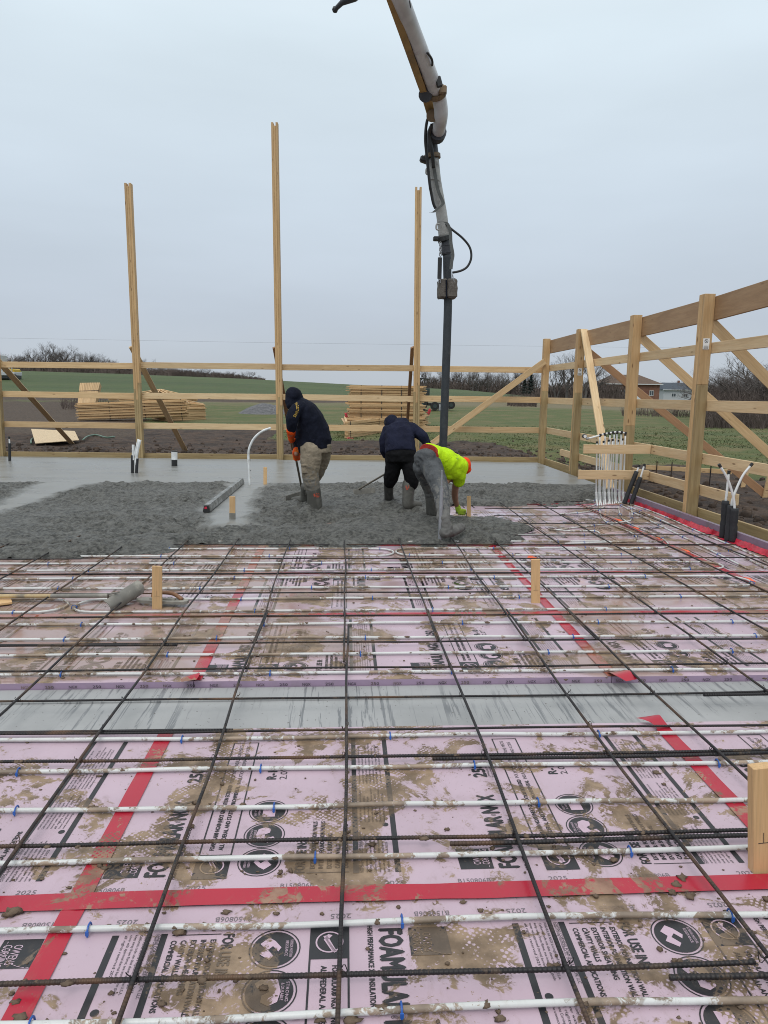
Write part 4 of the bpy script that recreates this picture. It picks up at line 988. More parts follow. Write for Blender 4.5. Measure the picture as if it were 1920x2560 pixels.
for (x, y), mid, top_, w, lab in (((1275, 970), (1288, 810), (1300, 650), ((1300, 655), (1312, 560), (1328, 408)), 'left of three black sleeved pipes standing by the right edge, its white end straight'),
                             ((1320, 993), (1334, 840), (1350, 690), ((1350, 695), (1358, 640), (1400, 530), (1450, 430), (1518, 345)), 'middle of three black sleeved pipes by the right edge, its white end curving right'),
                             ((1362, 1003), (1370, 850), (1378, 715), ((1376, 720), (1370, 640), (1350, 560), (1310, 450), (1250, 352)), 'right of three black sleeved pipes by the right edge, its white end curving left')):
    bb = gz(1430 + x * .2954, 1060 + y * .2954, FZ); sleeved([bb, R3(*mid, bb.y), R3(*top_, bb.y)], [R3(*p, bb.y) for p in w], lab, .042)

# ------------------------------------------------------------------ tools lying on the work
near, far = gz(517, 1281, .0), gz(604, 1209, .0); d = (far - near).normalized(); s = Vector((-d.y, d.x, 0)); Lg = (far - near).length
o = thing('screed_board', 'cement-smeared aluminium screed board lying on the fresh slab', 'screed', near)
prof = [(-.045, .0), (.045, .0), (.050, .012), (.030, .095), (-.030, .095), (-.050, .012)]
q = MB(); q.rings([[near + d * t + s * a + Vector((0, 0, b_ + .005)) for a, b_ in prof] for t in (0, Lg * .5, Lg)]); part('beam', q, M['alu'], o)
q = MB(); q.prism([near + s * a * .92 + Vector((0, 0, b_ * .92 + .008)) for a, b_ in prof], -d * .03); ec = part('end_cap', q, M['cap'], o)
q = MB(); q.prism([near - d * .0305 + s * a + Vector((0, 0, b_)) for a, b_ in ((-.012, .052), (.026, .052), (.020, .082), (-.008, .082))], -d * .002); part('label', q, M['redlabel'], ec)
# long-handled concrete placer, left
def T7(x, y): return (x * .3376, 1380 + y * .3376)
c0 = gz(*T7(765, 425), FZ + .03); c1 = gz(*T7(1010, 270), FZ + .10); dd = c1 - c0; up = Vector((-.25, .25, 1)); ax = axes(dd, up)
o = thing('concrete_placer', 'cement-coated concrete placer with a long handle lying at left', 'placer', c0); L = dd.length * 1.02; q = MB(); rg = []
for th in (0, .006):
    rg.append([])
    for i in range(13):
        a = -1.9 + 3.0 * i / 12; rg[-1].append((.060 + th) * Vector((0, -math.cos(a), math.sin(a))))
    
outl = rg[0] + rg[1][::-1]; cc = (c0 + c1) / 2 + Vector((.0, .03, .0))
q.prism([cc + ax @ (v + Vector((-L / 2, 0, 0))) for v in outl], ax @ Vector((L, 0, 0))); part('blade', q, M['toolgrey'], o, True)
h0 = gz(*T7(860, 322), FZ + .07); h1 = gz(*T7(380, 326), FZ + .055); h2 = gz(-220, 1491, FZ + .05)
tubepart('handle', [h1, h2], .0175, 'handle', o, 10); tubepart('ferrule', [h0, h1], .018, 'toolgrey', o, 10)
tubepart('bracket', [gz(*T7(800, 350), FZ + .05), gz(*T7(800, 312), FZ + .10), gz(*T7(880, 298), FZ + .14)], .007, 'toolgrey', o, 6)
# hand float
c = gz(*T7(1205, 362), FZ + .035); o = thing('hand_float', 'grey hand float with a curved brown handle lying behind the stake', 'float', c)
e0, e1 = gz(*T7(1020, 350), FZ + .03), gz(*T7(1392, 366), FZ + .03); dx = (e1 - e0); q = MB(); Lf = dx.length; ax = axes(dx)
pl = [(-Lf / 2 + .0, -.02), (-Lf / 2 + .05, -.05), (Lf / 2 - .05, -.05), (Lf / 2, -.02), (Lf / 2, .02), (Lf / 2 - .05, .05), (-Lf / 2 + .05, .05), (-Lf / 2, .02)]
q.prism([c + ax @ Vector((a, b_, -.01)) for a, b_ in pl], (0, 0, .022)); part('blade', q, M['toolgrey'], o)
tubepart('handle', spline([gz(*T7(1130, 340), FZ + .05), gz(*T7(1145, 305), FZ + .085), gz(*T7(1220, 300), FZ + .09), gz(*T7(1290, 312), FZ + .085), gz(*T7(1350, 352), FZ + .05)], 6), .016, 'handlebrown', o, 10)
q = MB(); q.box(c + Vector((0, 0, .016)), (Lf * .5, .03, .018), ax, .004); part('spine', q, M['toolgrey'], o)
p = gz(*T7(-20, 372), FZ + .02); q = MB(); q.box(p, (.20, .16, .018), Matrix.Rotation(.5, 3, 'Z'), .002); tag(part('plywood_scrap', q, M['stake']), 'scrap of plywood at the left edge beside the long handle', 'plywood')

# power line across the sky
q = MB(); q.tube([gy(-700, 842, 190), gy(0, 845, 190), gy(690, 857, 190), gy(1380, 866, 190), gy(2600, 880, 190)], .018, 5)
tag(part('power_line', q, M['wire']), 'thin power line strung across the sky above the far trees', 'power line')

# ------------------------------------------------------------------ concrete pump boom and hose
BY = 10.5
pump = thing('concrete_pump_boom', 'concrete pump boom tip with white pipe, elbows and hanging black hose', 'pump boom', gy(1108, 1120, BY))
def tp(name, pts, r, m, par=None, n=16, sp=6): q = MB(); q.tube(spline(pts, sp) if len(pts) > 2 else pts, r, n); return part(name, q, M[m], par or pump, 'all' if len(pts) > 2 else True)
def P8(x, y): return (800 + x * .3618, y * .3618)
def B(x, y, Y): return gy(*P8(x, y), Y)
tp('hose', [gy(1106, 1180, BY), gy(1108, 1110, BY), gy(1112, 1000, BY), gy(1117, 860, BY), B(885, 2060, BY), B(880, 1900, BY), B(878, 1760, BY)], .060, 'hose')
tp('hose_collar', [B(873, 1760, BY), B(872, 1745, BY), B(870, 1690, BY), B(868, 1675, BY)], .068, 'pumpdark')
for y in (1752, 1700): tp('band', [B(873, y, BY), B(872, y - 9, BY)], .075, 'pumpdark')
tp('coupling', [B(862, 1668, BY), B(855, 1640, BY)], .095, 'cap'); q = MB(); q.box(B(806, 1650, BY), (.10, .08, .06), None, .012); part('clamp_lever', q, M['cap'], pump)
tp('reducer', [B(868, 1680, BY), B(858, 1650, BY)], .06, 'pumpdark')
tp('lower_pipe', [B(858, 1640, BY), B(840, 1480, BY - .05), B(800, 1260, BY - .1), B(782, 1095, BY - .15)], .078, 'pumpgrey')
tp('weld_seam', [B(793, 1252, BY - .12), B(794, 1246, BY - .12)], .081, 'pumpgrey')
tp('clamp', [B(778, 1095, BY - .15), B(776, 1068, BY - .15)], .112, 'clamp'); q = MB(); q.box(B(722, 1105, BY - .15), (.13, .10, .08), Matrix.Rotation(.3, 3, 'Y'), .02); part('clamp_lever', q, M['cap'], pump)
tp('upper_pipe', [B(776, 1068, BY - .15), B(768, 1000, BY - .18), B(774, 940, BY - .2), B(800, 895, BY - .3)], [.088] * 19, 'pumpdark')
tp('swivel', [B(800, 935, BY - .3), B(812, 905, BY - .4)], .125, 'pumpdark')
tp('elbow', [B(815, 915, BY - .35), B(828, 860, BY - .55), B(836, 800, BY - .75), B(834, 740, BY - .85), B(820, 660, BY - .95), B(812, 630, BY - 1.0)], .088, 'pumpwhite', n=20)
tp('elbow_clamp', [B(812, 655, BY - .95), B(805, 625, BY - 1.0)], .118, 'clamp', n=20); q = MB(); q.box(B(845, 628, BY - 1.05), (.10, .12, .10), None, .015); part('clamp_bolt', q, M['clamp'], pump)
tp('boom_pipe', [B(800, 625, BY - 1.0), B(745, 480, BY - 1.3), B(650, 240, BY - 1.8), B(558, 0, BY - 2.3), B(430, -330, BY - 2.9)], [.092] * 25, 'pumpwhite', n=20)
q = MB(); pa, pb = B(722, 640, BY - .98), B(376, -330, BY - 2.85); rings = []
for f, hw in ((0, .045), (.12, .050), (.35, .042), (1, .040)):
    c = pa.lerp(pb, f); ax = axes(pb - pa, (0, -1, .3)); rings.append([c + ax @ Vector((0, a * hw, b_ * .040)) for a, b_ in ((-1, -1), (1, -1), (1, 1), (-1, 1))])
q.rings(rings); part('boom_arm', q, M['pumpyellow'], pump)
q = MB(); q.bar(B(735, 650, BY - .85), B(775, 790, BY - .55), .12, .10, (1, 0, 0), .01); part('arm_bracket', q, M['pumpyellow'], pump)
q = MB(); q.tube([B(728, 655, BY - 1.05), B(728, 655, BY - .75)], .085, 14); part('pivot_pin', q, M['pumpdark'], pump, True)
q = MB(); q.tube([B(775, 800, BY - .75), B(775, 800, BY - .45)], .075, 14); part('pivot_pin', q, M['clamp'], pump, True)
axm = axes(pb - pa, (0, -1, .3)); sd_ = 1 if (axm @ Vector((0, 1, 0))).x > 0 else -1
for f in (.19, .29, .40):                                       # plates on the arm
    q = MB(); q.box(pa.lerp(pb, f) + axm @ Vector((0, sd_ * .022, .042)), (.14, .026, .006), axm, .002); part('sign_plate', q, M['pumpdark'], pump)
tp('cable', [B(600, -20, BY - 2.35), B(618, 20, BY - 2.3), B(622, 52, BY - 2.25)], .012, 'cap', n=6); tp('cable', [B(742, 365, BY - 1.65), B(768, 400, BY - 1.55), B(777, 430, BY - 1.5), B(774, 452, BY - 1.45)], .014, 'cap', n=6)
q = MB(); q.box(B(821, 566, BY - 1.2), (.07, .05, .12), Matrix.Rotation(-.3, 3, 'Y'), .01); part('cable_bracket', q, M['cap'], pump)
# control hoses and straps
tp('control_hose', [B(780, 790, BY - .5), B(742, 830, BY - .4), B(728, 950, BY - .35), B(738, 1080, BY - .3), B(758, 1270, BY - .25), B(768, 1330, BY - .22), B(782, 1400, BY - .2), B(798, 1440, BY - .18)], .020, 'cap', n=8)
tp('control_hose', [B(775, 860, BY - .5), B(755, 930, BY - .42), B(775, 1050, BY - .38), B(785, 1160, BY - .3)], .026, 'cap', n=8)
tp('air_hose', [B(870, 1545, BY - .1), B(905, 1580, BY - .1), B(985, 1645, BY - .1), B(1035, 1710, BY - .1), B(1045, 1780, BY - .1), B(1020, 1840, BY - .1), B(975, 1870, BY - .1), B(915, 1884, BY - .1)], .016, 'cap', n=8)
def strap(pts, w=.045):
    P_ = spline([B(x, y, Y) for x, y, Y in pts], 6); q = MB()
    for p in P_: q.v += [tuple(p + Vector((-w / 2, 0, 0))), tuple(p + Vector((w / 2, -.004, 0))), tuple(p + Vector((w / 2, .006, 0))), tuple(p + Vector((-w / 2, .008, 0)))]
    n = len(P_)
    for i in range(n - 1):
        for k in range(4): q.f.append((i * 4 + k, i * 4 + (k + 1) % 4, i * 4 + 4 + (k + 1) % 4, i * 4 + 4 + k)); q.mi.append(0)
    part('strap', q, M['strap'], pump)
f_ = BY - .24
strap([(778, 1090, f_), (790, 1180, f_), (815, 1310, f_), (845, 1385, f_), (848, 1410, f_), (815, 1440, f_), (785, 1465, f_), (765, 1468, f_)]); strap([(815, 1535, f_), (850, 1532, f_), (880, 1545, f_), (900, 1600, f_), (905, 1680, f_), (918, 1760, f_), (910, 1810, f_), (905, 1860, f_)])
for x, y in ((742, 1185), (812, 1568)):
    tp('lifting_loop', [B(x + 14, y - 20, BY - .15), B(x - 6, y - 18, BY - .15), B(x - 8, y + 14, BY - .15), B(x + 12, y + 22, BY - .15)], .012, 'pumpgrey', n=6, sp=4)
for k in range(5):
    c = B(832, 1688 + k * 17, BY - .12); q = MB(); n = 10; a = Matrix.Rotation(k % 2 * math.pi / 2, 3, 'Z')
    q.tube([c + a @ Vector((.014 * math.cos(6.283 * i / n), 0, .032 * math.sin(6.283 * i / n))) for i in range(n)], .006, 6, closed=True); part('chain_link', q, M['steel'], pump, 'all')
tp('spring_cylinder', [B(829, 1780, BY - .12), B(825, 1925, BY - .12)], .030, 'cap'); 
for dx in (-5, 6): tp('spring_hook', [B(825 + dx, 1925, BY - .12), B(826 + dx, 1955, BY - .12)], .006, 'steel', n=6)
tp('shackle', [B(915, 1895, BY - .12), B(922, 1930, BY - .12), B(928, 1950, BY - .12)], .008, 'steel', n=6)
for (x0, x1, m, dy) in ((816, 872, 'crust', 0), (876, 942, 'crust', -.02)):
    c = B((x0 + x1) / 2, 1998, BY + dy); w = (x1 - x0) * .3618 / FPX * BY * 1.02; h = 120 * .3618 / FPX * BY * 1.02
    q = MB(); q.box(c, (w, .21, h), None, .022); bm = bmesh.new(); me_ = q.mesh('x', M[m]); bm.from_mesh(me_); bmesh.ops.subdivide_edges(bm, edges=bm.edges, cuts=3, use_grid_fill=True)
    for v in bm.verts: v.co += v.co.normalized() * 0 + Vector((noise.noise(v.co * 18), noise.noise(v.co * 18 + Vector((9, 0, 0))), noise.noise(v.co * 18 + Vector((0, 9, 0))))) * .012
    me_.clear_geometry(); bm.to_mesh(me_); bm.free(); link('hose_clamp_block', me_, pump)
tp('block_strap', [B(872, 1935, BY - .11), B(874, 2062, BY - .11)], .010, 'navy', n=6)
# second boom section hanging in from above
q = MB(); q.tube([B(100, 70, BY - 2), B(150, 20, BY - 2.1), B(230, -30, BY - 2.2), B(420, -200, BY - 2.6)], [.022, .028, .06, .07], 10); part('folding_link', q, M['pumpdark'], pump, True)
q = MB(); q.ball(B(104, 66, BY - 2), .034, 8); part('link_tip', q, M['cap'], pump, True)

# ------------------------------------------------------------------ people
def remesh(mb, mat, voxel=.012, smooth=4, wr=.0, wsc=9.0, seed=0, name='cloth', stretch=(1, 1, 1)):
    "union of closed lofts into one continuous skin, smoothed, with creases"
    me = bpy.data.meshes.new('tmp'); me.from_pydata(mb.v, [], mb.f)
    bm = bmesh.new(); bm.from_mesh(me); bmesh.ops.recalc_face_normals(bm, faces=bm.faces); bm.to_mesh(me); bm.free()
    o = bpy.data.objects.new('tmp', me); COL.objects.link(o)
    m = o.modifiers.new('r', 'REMESH'); m.mode = 'VOXEL'; m.voxel_size = voxel; m.adaptivity = 0
    s = o.modifiers.new('s', 'SMOOTH'); s.factor = .5; s.iterations = smooth
    dg = bpy.context.evaluated_depsgraph_get(); out = bpy.data.meshes.new_from_object(o.evaluated_get(dg)); bpy.data.objects.remove(o)
    if wr:
        out.update(); S = Vector((seed * 7.3, seed * 3.1, 0)); ns = [v.normal.copy() for v in out.vertices]
        for v, n in zip(out.vertices, ns):
            p = Vector((v.co.x * stretch[0], v.co.y * stretch[1], v.co.z * stretch[2]))
            k = noise.noise(p * wsc + S); r_ = 1 - abs(noise.noise(p * wsc * 1.3 + S * 2)) * 2
            v.co += n * (k * .6 + r_ * .5) * wr
    out.name = name; out.materials.clear(); out.materials.append(mat); out.polygons.foreach_set('use_smooth', [True] * len(out.polygons)); out.update()
    return out
def limb(mb, pts, n=14):
    "tapering chain of (point, radius) with rounded joints"
    P = [Vector(p) for p, r_ in pts]; rr = [r_ for p, r_ in pts]; C = []; Rr = []
    sp = spline(P, 5); m = len(pts) - 1
    for i, p in enumerate(sp):
        f = i / 5; k = min(int(f), m - 1); t = f - k; C.append(p); Rr.append(rr[k] * (1 - t) + rr[k + 1] * t)
    mb.tube(C, Rr, n); mb.ball(P[0], rr[0], n); mb.ball(P[-1], rr[-1], n)
def torso(mb, rings, n=22):
    "rings of (centre, half width in the picture plane, half depth, lean of the ring)"
    out = []; P = [Vector(c) for c, a, b, *_ in rings]
    for i, (c, a, b, *rest) in enumerate(rings):
        d = (P[min(i + 1, len(P) - 1)] - P[max(i - 1, 0)]).normalized(); yv = Vector(rest[0]) if rest else Vector((0, 1, 0))
        b_ax = (yv - d * yv.dot(d)).normalized(); a_ax = b_ax.cross(d)
        out.append([P[i] + a_ax * a * math.copysign(abs(math.cos(t)) ** .85, math.cos(t)) + b_ax * b * math.copysign(abs(math.sin(t)) ** .85, math.sin(t)) for t in [2 * math.pi * k / n for k in range(n)]])
    mb.rings(out)
def grip(mb, c, axis, out, r, size=1.0, fingers=4):
    "a fist closed round a bar: palm, four fingers and a thumb"
    a = Vector(axis).normalized(); o = Vector(out); o = (o - a * o.dot(a)).normalized(); s = a.cross(o); c = Vector(c); fr = .0095 * size
    limb(mb, [(c + o * (r + .018) + a * .034 * size, .020 * size), (c + o * (r + .020), .024 * size), (c + o * (r + .018) - a * .034 * size, .019 * size)], 10)
    for k in range(fingers):
        h = a * (.033 - .022 * k) * size; R_ = r + fr * .8; ln = (1.0, 1.12, 1.05, .85)[k]
        limb(mb, [(c + h + (o * math.cos(t) + s * math.sin(t)) * R_, fr * (1.05 - .12 * i)) for i, t in enumerate([.55, 1.3 * ln, 2.2 * ln, 2.9 * ln])], 8)
    limb(mb, [(c + a * .045 * size + (o * math.cos(t) + s * math.sin(t)) * (r + fr), fr * 1.15) for t in (-.4, -1.1, -1.9)], 8)
def body_head(mb, c, face, r=.095, up=(0, 0, 1)):
    f = Vector(face).normalized(); u = Vector(up); u = (u - f * u.dot(f)).normalized(); s = f.cross(u); Mx = Matrix((f, s, u)).transposed(); c = Vector(c)
    mb.ball(c, r, 16, (1.0, .80, 1.16), Mx); limb(mb, [(c + f * r * .55 - u * r * .75, r * .45), (c + f * r * .5 - u * r * .95, r * .34)], 8)
    limb(mb, [(c + f * r * .93 + u * r * .1, r * .11), (c + f * r * 1.14 - u * r * .22, r * .17)], 8); limb(mb, [(c + f * r * .88 - s * r * .18 - u * r * .52, r * .10), (c + f * r * .88 + s * r * .18 - u * r * .52, r * .10)], 8)
    for k in (-1, 1): mb.ball(c + s * k * r * .82 - u * .1 * r, r * .26, 8, (.8, .4, 1.2), Mx); mb.ball(c + f * r * .86 + s * k * r * .32 + u * r * .08, r * .12, 8)
def drape(target, quads_px, mat, name, parent, lift=.004):
    "flat print laid on a garment: quads given in the photograph, dropped on the surface"
    bm = bmesh.new(); bm.from_mesh(target.data); bm.transform(WM[target.name]); tree = BVHTree.FromBMesh(bm); bm.free(); q = MB()
    for qd in quads_px:
        V = []
        for x, y in qd:
            d = ray(x, y).normalized(); hit = tree.ray_cast(EYEP, d)
            if hit[0] is None: V = None; break
            V.append(hit[0] - d * lift)
        if V: q.add(V, [tuple(range(len(V)))])
    if q.f: tag(part(name, q, mat, parent), kind='stuff')
def drape_text(target, s, path, h, mat, parent, name='lettering'):
    "letters one by one along a path of photograph points"
    quads = []; P = [Vector((x, y, 0)) for x, y in path]; P = spline(P, 8); L = [0]
    for a, b_ in zip(P, P[1:]): L.append(L[-1] + (b_ - a).length)
    for k, ch in enumerate(s):
        t = L[-1] * (k + .5) / len(s); i = max(j for j in range(len(L)) if L[j] <= t); i = min(i, len(P) - 2); c = P[i].lerp(P[i + 1], (t - L[i]) / max(1e-6, L[i + 1] - L[i])); d = (P[i + 1] - P[i]).normalized(); n = Vector((d.y, -d.x, 0))
        v, f = text(ch); w = L[-1] / len(s) * .80; x0 = min(p.x for p in v); x1 = max(p.x for p in v); kx = w / max(.2, x1 - x0)
        if ch == 'I': kx = w / .6
        for fc in f: quads.append([tuple((c + d * ((v[i_].x - (x0 + x1) / 2) * kx) + n * ((v[i_].y - .35) * h / .7))[:2]) for i_ in fc])
    drape(target, quads, mat, name, parent)
def boot(mb, ankle_top, sole, toe_dir, r0, r1, Lt=.20, rise=.05):
    top, so = Vector(ankle_top), Vector(sole); td = Vector(toe_dir).normalized()
    limb(mb, [(top, r0), (top.lerp(so, .45), r1), (top.lerp(so, .82), r1 * .98), (so + Vector((0, 0, r1 * .6)), r1 * .95)], 14)
    limb(mb, [(so + Vector((0, 0, rise)), r1 * .85), (so + td * Lt * .6 + Vector((0, 0, rise * .9)), r1 * .72), (so + td * Lt + Vector((0, 0, rise * .75)), r1 * .55)], 12)
def garment(name, mb, mat, parent, **k):
    me = remesh(mb, M[mat], name=name, **k); return link(name, me, parent)

# --- hooded worker in khaki trousers
Y1 = gz(788, 1275, 0).y; k1 = .1582 / FPX * Y1 * 1.02
def A1(x, y, d=0.0): return gy(680 + .1582 * x, 950 + .1582 * y, Y1 + d)
p1 = thing('person', 'person in dark hooded sweatshirt and khaki trousers leaning on a rake', 'person', A1(690, 2080))
b = MB(); torso(b, [(A1(690, 1080), 190 * k1, .13), (A1(660, 850), 165 * k1, .14), (A1(560, 520), 150 * k1, .16), (A1(440, 390), 80 * k1, .14)]); limb(b, [(A1(440, 400), .06), (A1(350, 290), .055)])
body_head(b, A1(322, 262), (-.75, .6, -.35), .088)
for pts in ([(420, 440, -.18), (315, 640, -.24), (300, 860, -.17)], [(480, 440, .20), (430, 800, .24), (385, 1170, .06)]): limb(b, [(A1(*pts[0]), .05), (A1(*pts[1]), .042), (A1(*pts[2]), .032)])
limb(b, [(A1(625, 1110, -.08), .09), (A1(615, 1270, -.10), .08), (A1(605, 1460, -.10), .06), (A1(655, 1725, -.06), .05), (A1(688, 2040, -.02), .045)]); limb(b, [(A1(785, 1110, .08), .085), (A1(790, 1240, .13), .07), (A1(735, 1420, .2), .055), (A1(560, 1730, .44), .045), (A1(518, 1850, .55), .04)])
link('body', remesh(b, M['skin'], .014, 2, name='body'), p1)
b = MB(); torso(b, [(A1(680, 1060), 235 * k1, .185), (A1(690, 950), 250 * k1, .19), (A1(655, 800), 236 * k1, .20), (A1(600, 620), 205 * k1, .215), (A1(530, 480), 170 * k1, .22), (A1(460, 395), 125 * k1, .18), (A1(410, 335), 85 * k1, .10)])
limb(b, [(A1(440, 425, -.16), .085), (A1(350, 520, -.22), .086), (A1(312, 650, -.25), .078), (A1(300, 790, -.20), .060)])
limb(b, [(A1(500, 440, .18), .09), (A1(450, 700, .25), .08), (A1(425, 950, .18), .065), (A1(405, 1110, .10), .052)])
limb(b, [(A1(500, 980, .0), .10), (A1(480, 1060, .0), .07), (A1(465, 1120, .02), .04)])
hoodie = garment('hooded_sweatshirt', b, 'navy', p1, wr=.012, wsc=8, seed=1)
b = MB(); limb(b, [(A1(345, 250, .02), 130 * k1), (A1(350, 330, .02), 128 * k1), (A1(420, 390, .02), 118 * k1)]); b.ball(A1(330, 240, -.01), 122 * k1, 14, (.95, 1, 1.04)); limb(b, [(A1(290, 330, -.04), 82 * k1), (A1(300, 400, -.06), 72 * k1)]); limb(b, [(A1(400, 250, .02), 80 * k1), (A1(455, 330, .02), 60 * k1), (A1(520, 380, .02), 40 * k1)])
garment('hood', b, 'navy', p1, wr=.006, wsc=8, seed=2)
b = MB(); torso(b, [(A1(690, 950), 225 * k1, .16), (A1(690, 1040), 240 * k1, .175), (A1(690, 1140), 235 * k1, .17)])
limb(b, [(A1(625, 1110, -.08), .150), (A1(615, 1270, -.10), .140), (A1(605, 1460, -.10), .112), (A1(625, 1600, -.08), .108), (A1(655, 1725, -.06), .092)])
limb(b, [(A1(785, 1110, .08), .135), (A1(790, 1240, .13), .110), (A1(735, 1420, .2), .09), (A1(640, 1580, .32), .085), (A1(555, 1740, .50), .080)])
trous = garment('trousers', b, 'khaki', p1, wr=.012, wsc=11, seed=3, stretch=(.7, .7, 1.5))
b = MB(); c = A1(545, 1350, -.21)
for dz, h, w in ((0, .10, .135), (.062, .035, .145)): b.box(c + Vector((0, .012 if dz == 0 else 0, dz - .06)), (w, .035, h), Matrix.Rotation(-.05, 3, 'Y'), .008)
garment('cargo_pocket', b, 'khaki', p1, voxel=.008, smooth=3, wr=.003, wsc=14)
b = MB(); boot(b, A1(655, 1730, -.06), A1(692, 2110, -.02), (-.9, .5, 0), .098, .100, .12); bt = garment('boot', b, 'boot', p1, wr=.003, wsc=8)
drape(bt, [[(680 + .1582 * x, 950 + .1582 * y) for x, y in q_] for q_ in (((655, 1800), (680, 1795), (690, 1840), (662, 1845)), ((695, 1790), (745, 1785), (745, 1800), (695, 1805)), ((700, 1812), (748, 1808), (748, 1826), (700, 1830)), ((700, 1838), (748, 1834), (746, 1852), (700, 1856)))], M['bootmark'], 'boot_mark', bt)
b = MB(); boot(b, A1(540, 1690, .46), A1(520, 1950, .66), (-.9, .45, 0), .078, .074, .20); garment('boot', b, 'boot', p1, wr=.003, wsc=8)
h_top, h_bot = A1(282, 740, -.14), gz(680 + .1582 * 486, 950 + .1582 * 1800, .04)
hd = (h_bot - h_top)
def on_handle(y):
    "point of the handle at photograph row y"
    best = min(range(201), key=lambda i: abs(1280 - FPX * ((h_top + hd * (i / 200) - EYEP).dot(_u)) / ((h_top + hd * (i / 200) - EYEP).dot(_f)) - y)); return h_top + hd * (best / 200)
g_up, g_lo = on_handle(950 + .1582 * 890), on_handle(950 + .1582 * 1205)
for g_, out_, wr_ in ((g_up, (-.2, -1, .1), A1(298, 800, -.20)), (g_lo, (.9, -.45, .2), A1(402, 1115, .10))):
    b = MB(); grip(b, g_, hd, out_, .018, 1.6); limb(b, [(Vector(wr_), .062), (Vector(wr_).lerp(g_, .55), .058), (g_ + Vector(out_).normalized() * .03, .050)], 10)
    gl = garment('glove', b, 'glove_orange', p1, voxel=.006, smooth=2)
    b = MB(); b.ball(g_ + Vector(out_).normalized() * .050 + Vector((-.01, -.02, .02)), .028, 10, (1.2, .5, .8)); link('knuckle_patch', remesh(b, M['gloveyellow'], .006, 1, name='knuckle_patch'), gl)
drape_text(hoodie, 'KINGSTONS', [(680 + .1582 * x, 950 + .1582 * y) for x, y in ((312, 338), (372, 352), (402, 420), (400, 490), (375, 545), (350, 585))], 7.0, M['goldtext'], hoodie)
rk = thing('concrete_rake', 'concrete rake held by the hooded worker, its blade in the wet concrete', 'rake', h_bot)
q = MB(); q.tube([h_top, h_bot], .016, 10); part('handle', q, M['handledark'], rk, True)
e0, e1 = gz(714, 1248, .04), gz(757, 1234, .05); q = MB(); q.bar(e0, e1 + (e1 - e0) * .25, .10, .008, (.2, .3, 1), .002); part('blade', q, M['toolgrey'], rk); q = MB(); q.tube([h_bot, (e0 + e1) / 2 + Vector((0, 0, .03))], .010, 6); part('neck', q, M['toolgrey'], rk)

# --- worker seen from behind
Y2 = 9.95; k2 = .1808 / FPX * Y2 * 1.02
def A2(x, y, d=0.0): return gy(920 + .1808 * x, 1020 + .1808 * y, Y2 + d)
p2 = thing('person', 'person in navy sweater and black trousers bending forward, back to the camera', 'person', A2(440, 1330))
b = MB(); torso(b, [(A2(455, 640), 165 * k2, .13), (A2(440, 460, .1), 160 * k2, .13), (A2(440, 290, .27), 150 * k2, .12)]); limb(b, [(A2(380, 260, .32), .06), (A2(335, 220, .40), .055)]); body_head(b, A2(322, 205, .43), (-.35, .8, -.5), .092)
for pts in ([(260, 310, .25), (218, 470, .22), (242, 660, .28)], [(610, 290, .25), (755, 400, .12), (836, 540, .14)]): limb(b, [(A2(*pts[0]), .05), (A2(*pts[1]), .042), (A2(*pts[2]), .034)])
limb(b, [(A2(360, 700, .02), .085), (A2(340, 860, .05), .07), (A2(300, 1040, .18), .045), (A2(285, 1200, .26), .04)]); limb(b, [(A2(550, 700), .085), (A2(600, 900, -.06), .065), (A2(565, 1060, -.06), .05), (A2(548, 1300, -.08), .045)])
link('body', remesh(b, M['skin'], .014, 2, name='body'), p2)
b = MB(); torso(b, [(A2(452, 632, .0), 212 * k2, .175), (A2(450, 590, .02), 208 * k2, .175), (A2(440, 470, .10), 200 * k2, .18), (A2(435, 370, .18), 200 * k2, .17), (A2(435, 290, .26), 188 * k2, .14), (A2(425, 240, .32), 150 * k2, .10), (A2(385, 215, .36), 90 * k2, .08)], 22)
limb(b, [(A2(275, 310, .25), .075), (A2(225, 440, .22), .068), (A2(215, 560, .21), .060), (A2(240, 650, .26), .050)]); limb(b, [(A2(600, 285, .24), .088), (A2(690, 340, .17), .080), (A2(765, 405, .11), .072), (A2(828, 515, .12), .052)])
garment('sweater', b, 'navy2', p2, wr=.014, wsc=7, seed=5)
b = MB(); limb(b, [(A2(330, 175, .40), 88 * k2), (A2(350, 215, .36), 92 * k2)]); limb(b, [(A2(300, 190, .42), 80 * k2), (A2(270, 225, .40), 45 * k2)]); b.ball(A2(375, 225, .33), 75 * k2, 12, (1.3, 1, .6)); garment('hood', b, 'navy2', p2, wr=.006, wsc=9, seed=6)
b = MB(); b.ball(A2(300, 200, .42), 84 * k2, 12); garment('hair', b, 'hair', p2, wr=.006, wsc=18)
b = MB(); torso(b, [(A2(455, 560, .02), 200 * k2, .155), (A2(455, 640), 208 * k2, .17), (A2(455, 740), 200 * k2, .16)])
limb(b, [(A2(360, 700, .02), .125), (A2(340, 860, .05), .112), (A2(315, 970, .1), .104), (A2(295, 1050, .20), .078)]); limb(b, [(A2(550, 700), .128), (A2(590, 850, -.05), .116), (A2(605, 960, -.07), .108), (A2(600, 1050, -.06), .098)])
garment('trousers', b, 'black', p2, wr=.010, wsc=9, seed=7, stretch=(.8, .8, 1.4))
b = MB(); boot(b, A2(285, 1030, .18), A2(288, 1300, .36), (.3, 1, 0), .070, .068, .2); garment('boot', b, 'bootdark', p2, wr=.003)
b = MB(); boot(b, A2(565, 1055, -.06), A2(545, 1385, -.08), (.85, .4, 0), .094, .082, .20); bt = garment('boot', b, 'boot', p2, wr=.004)
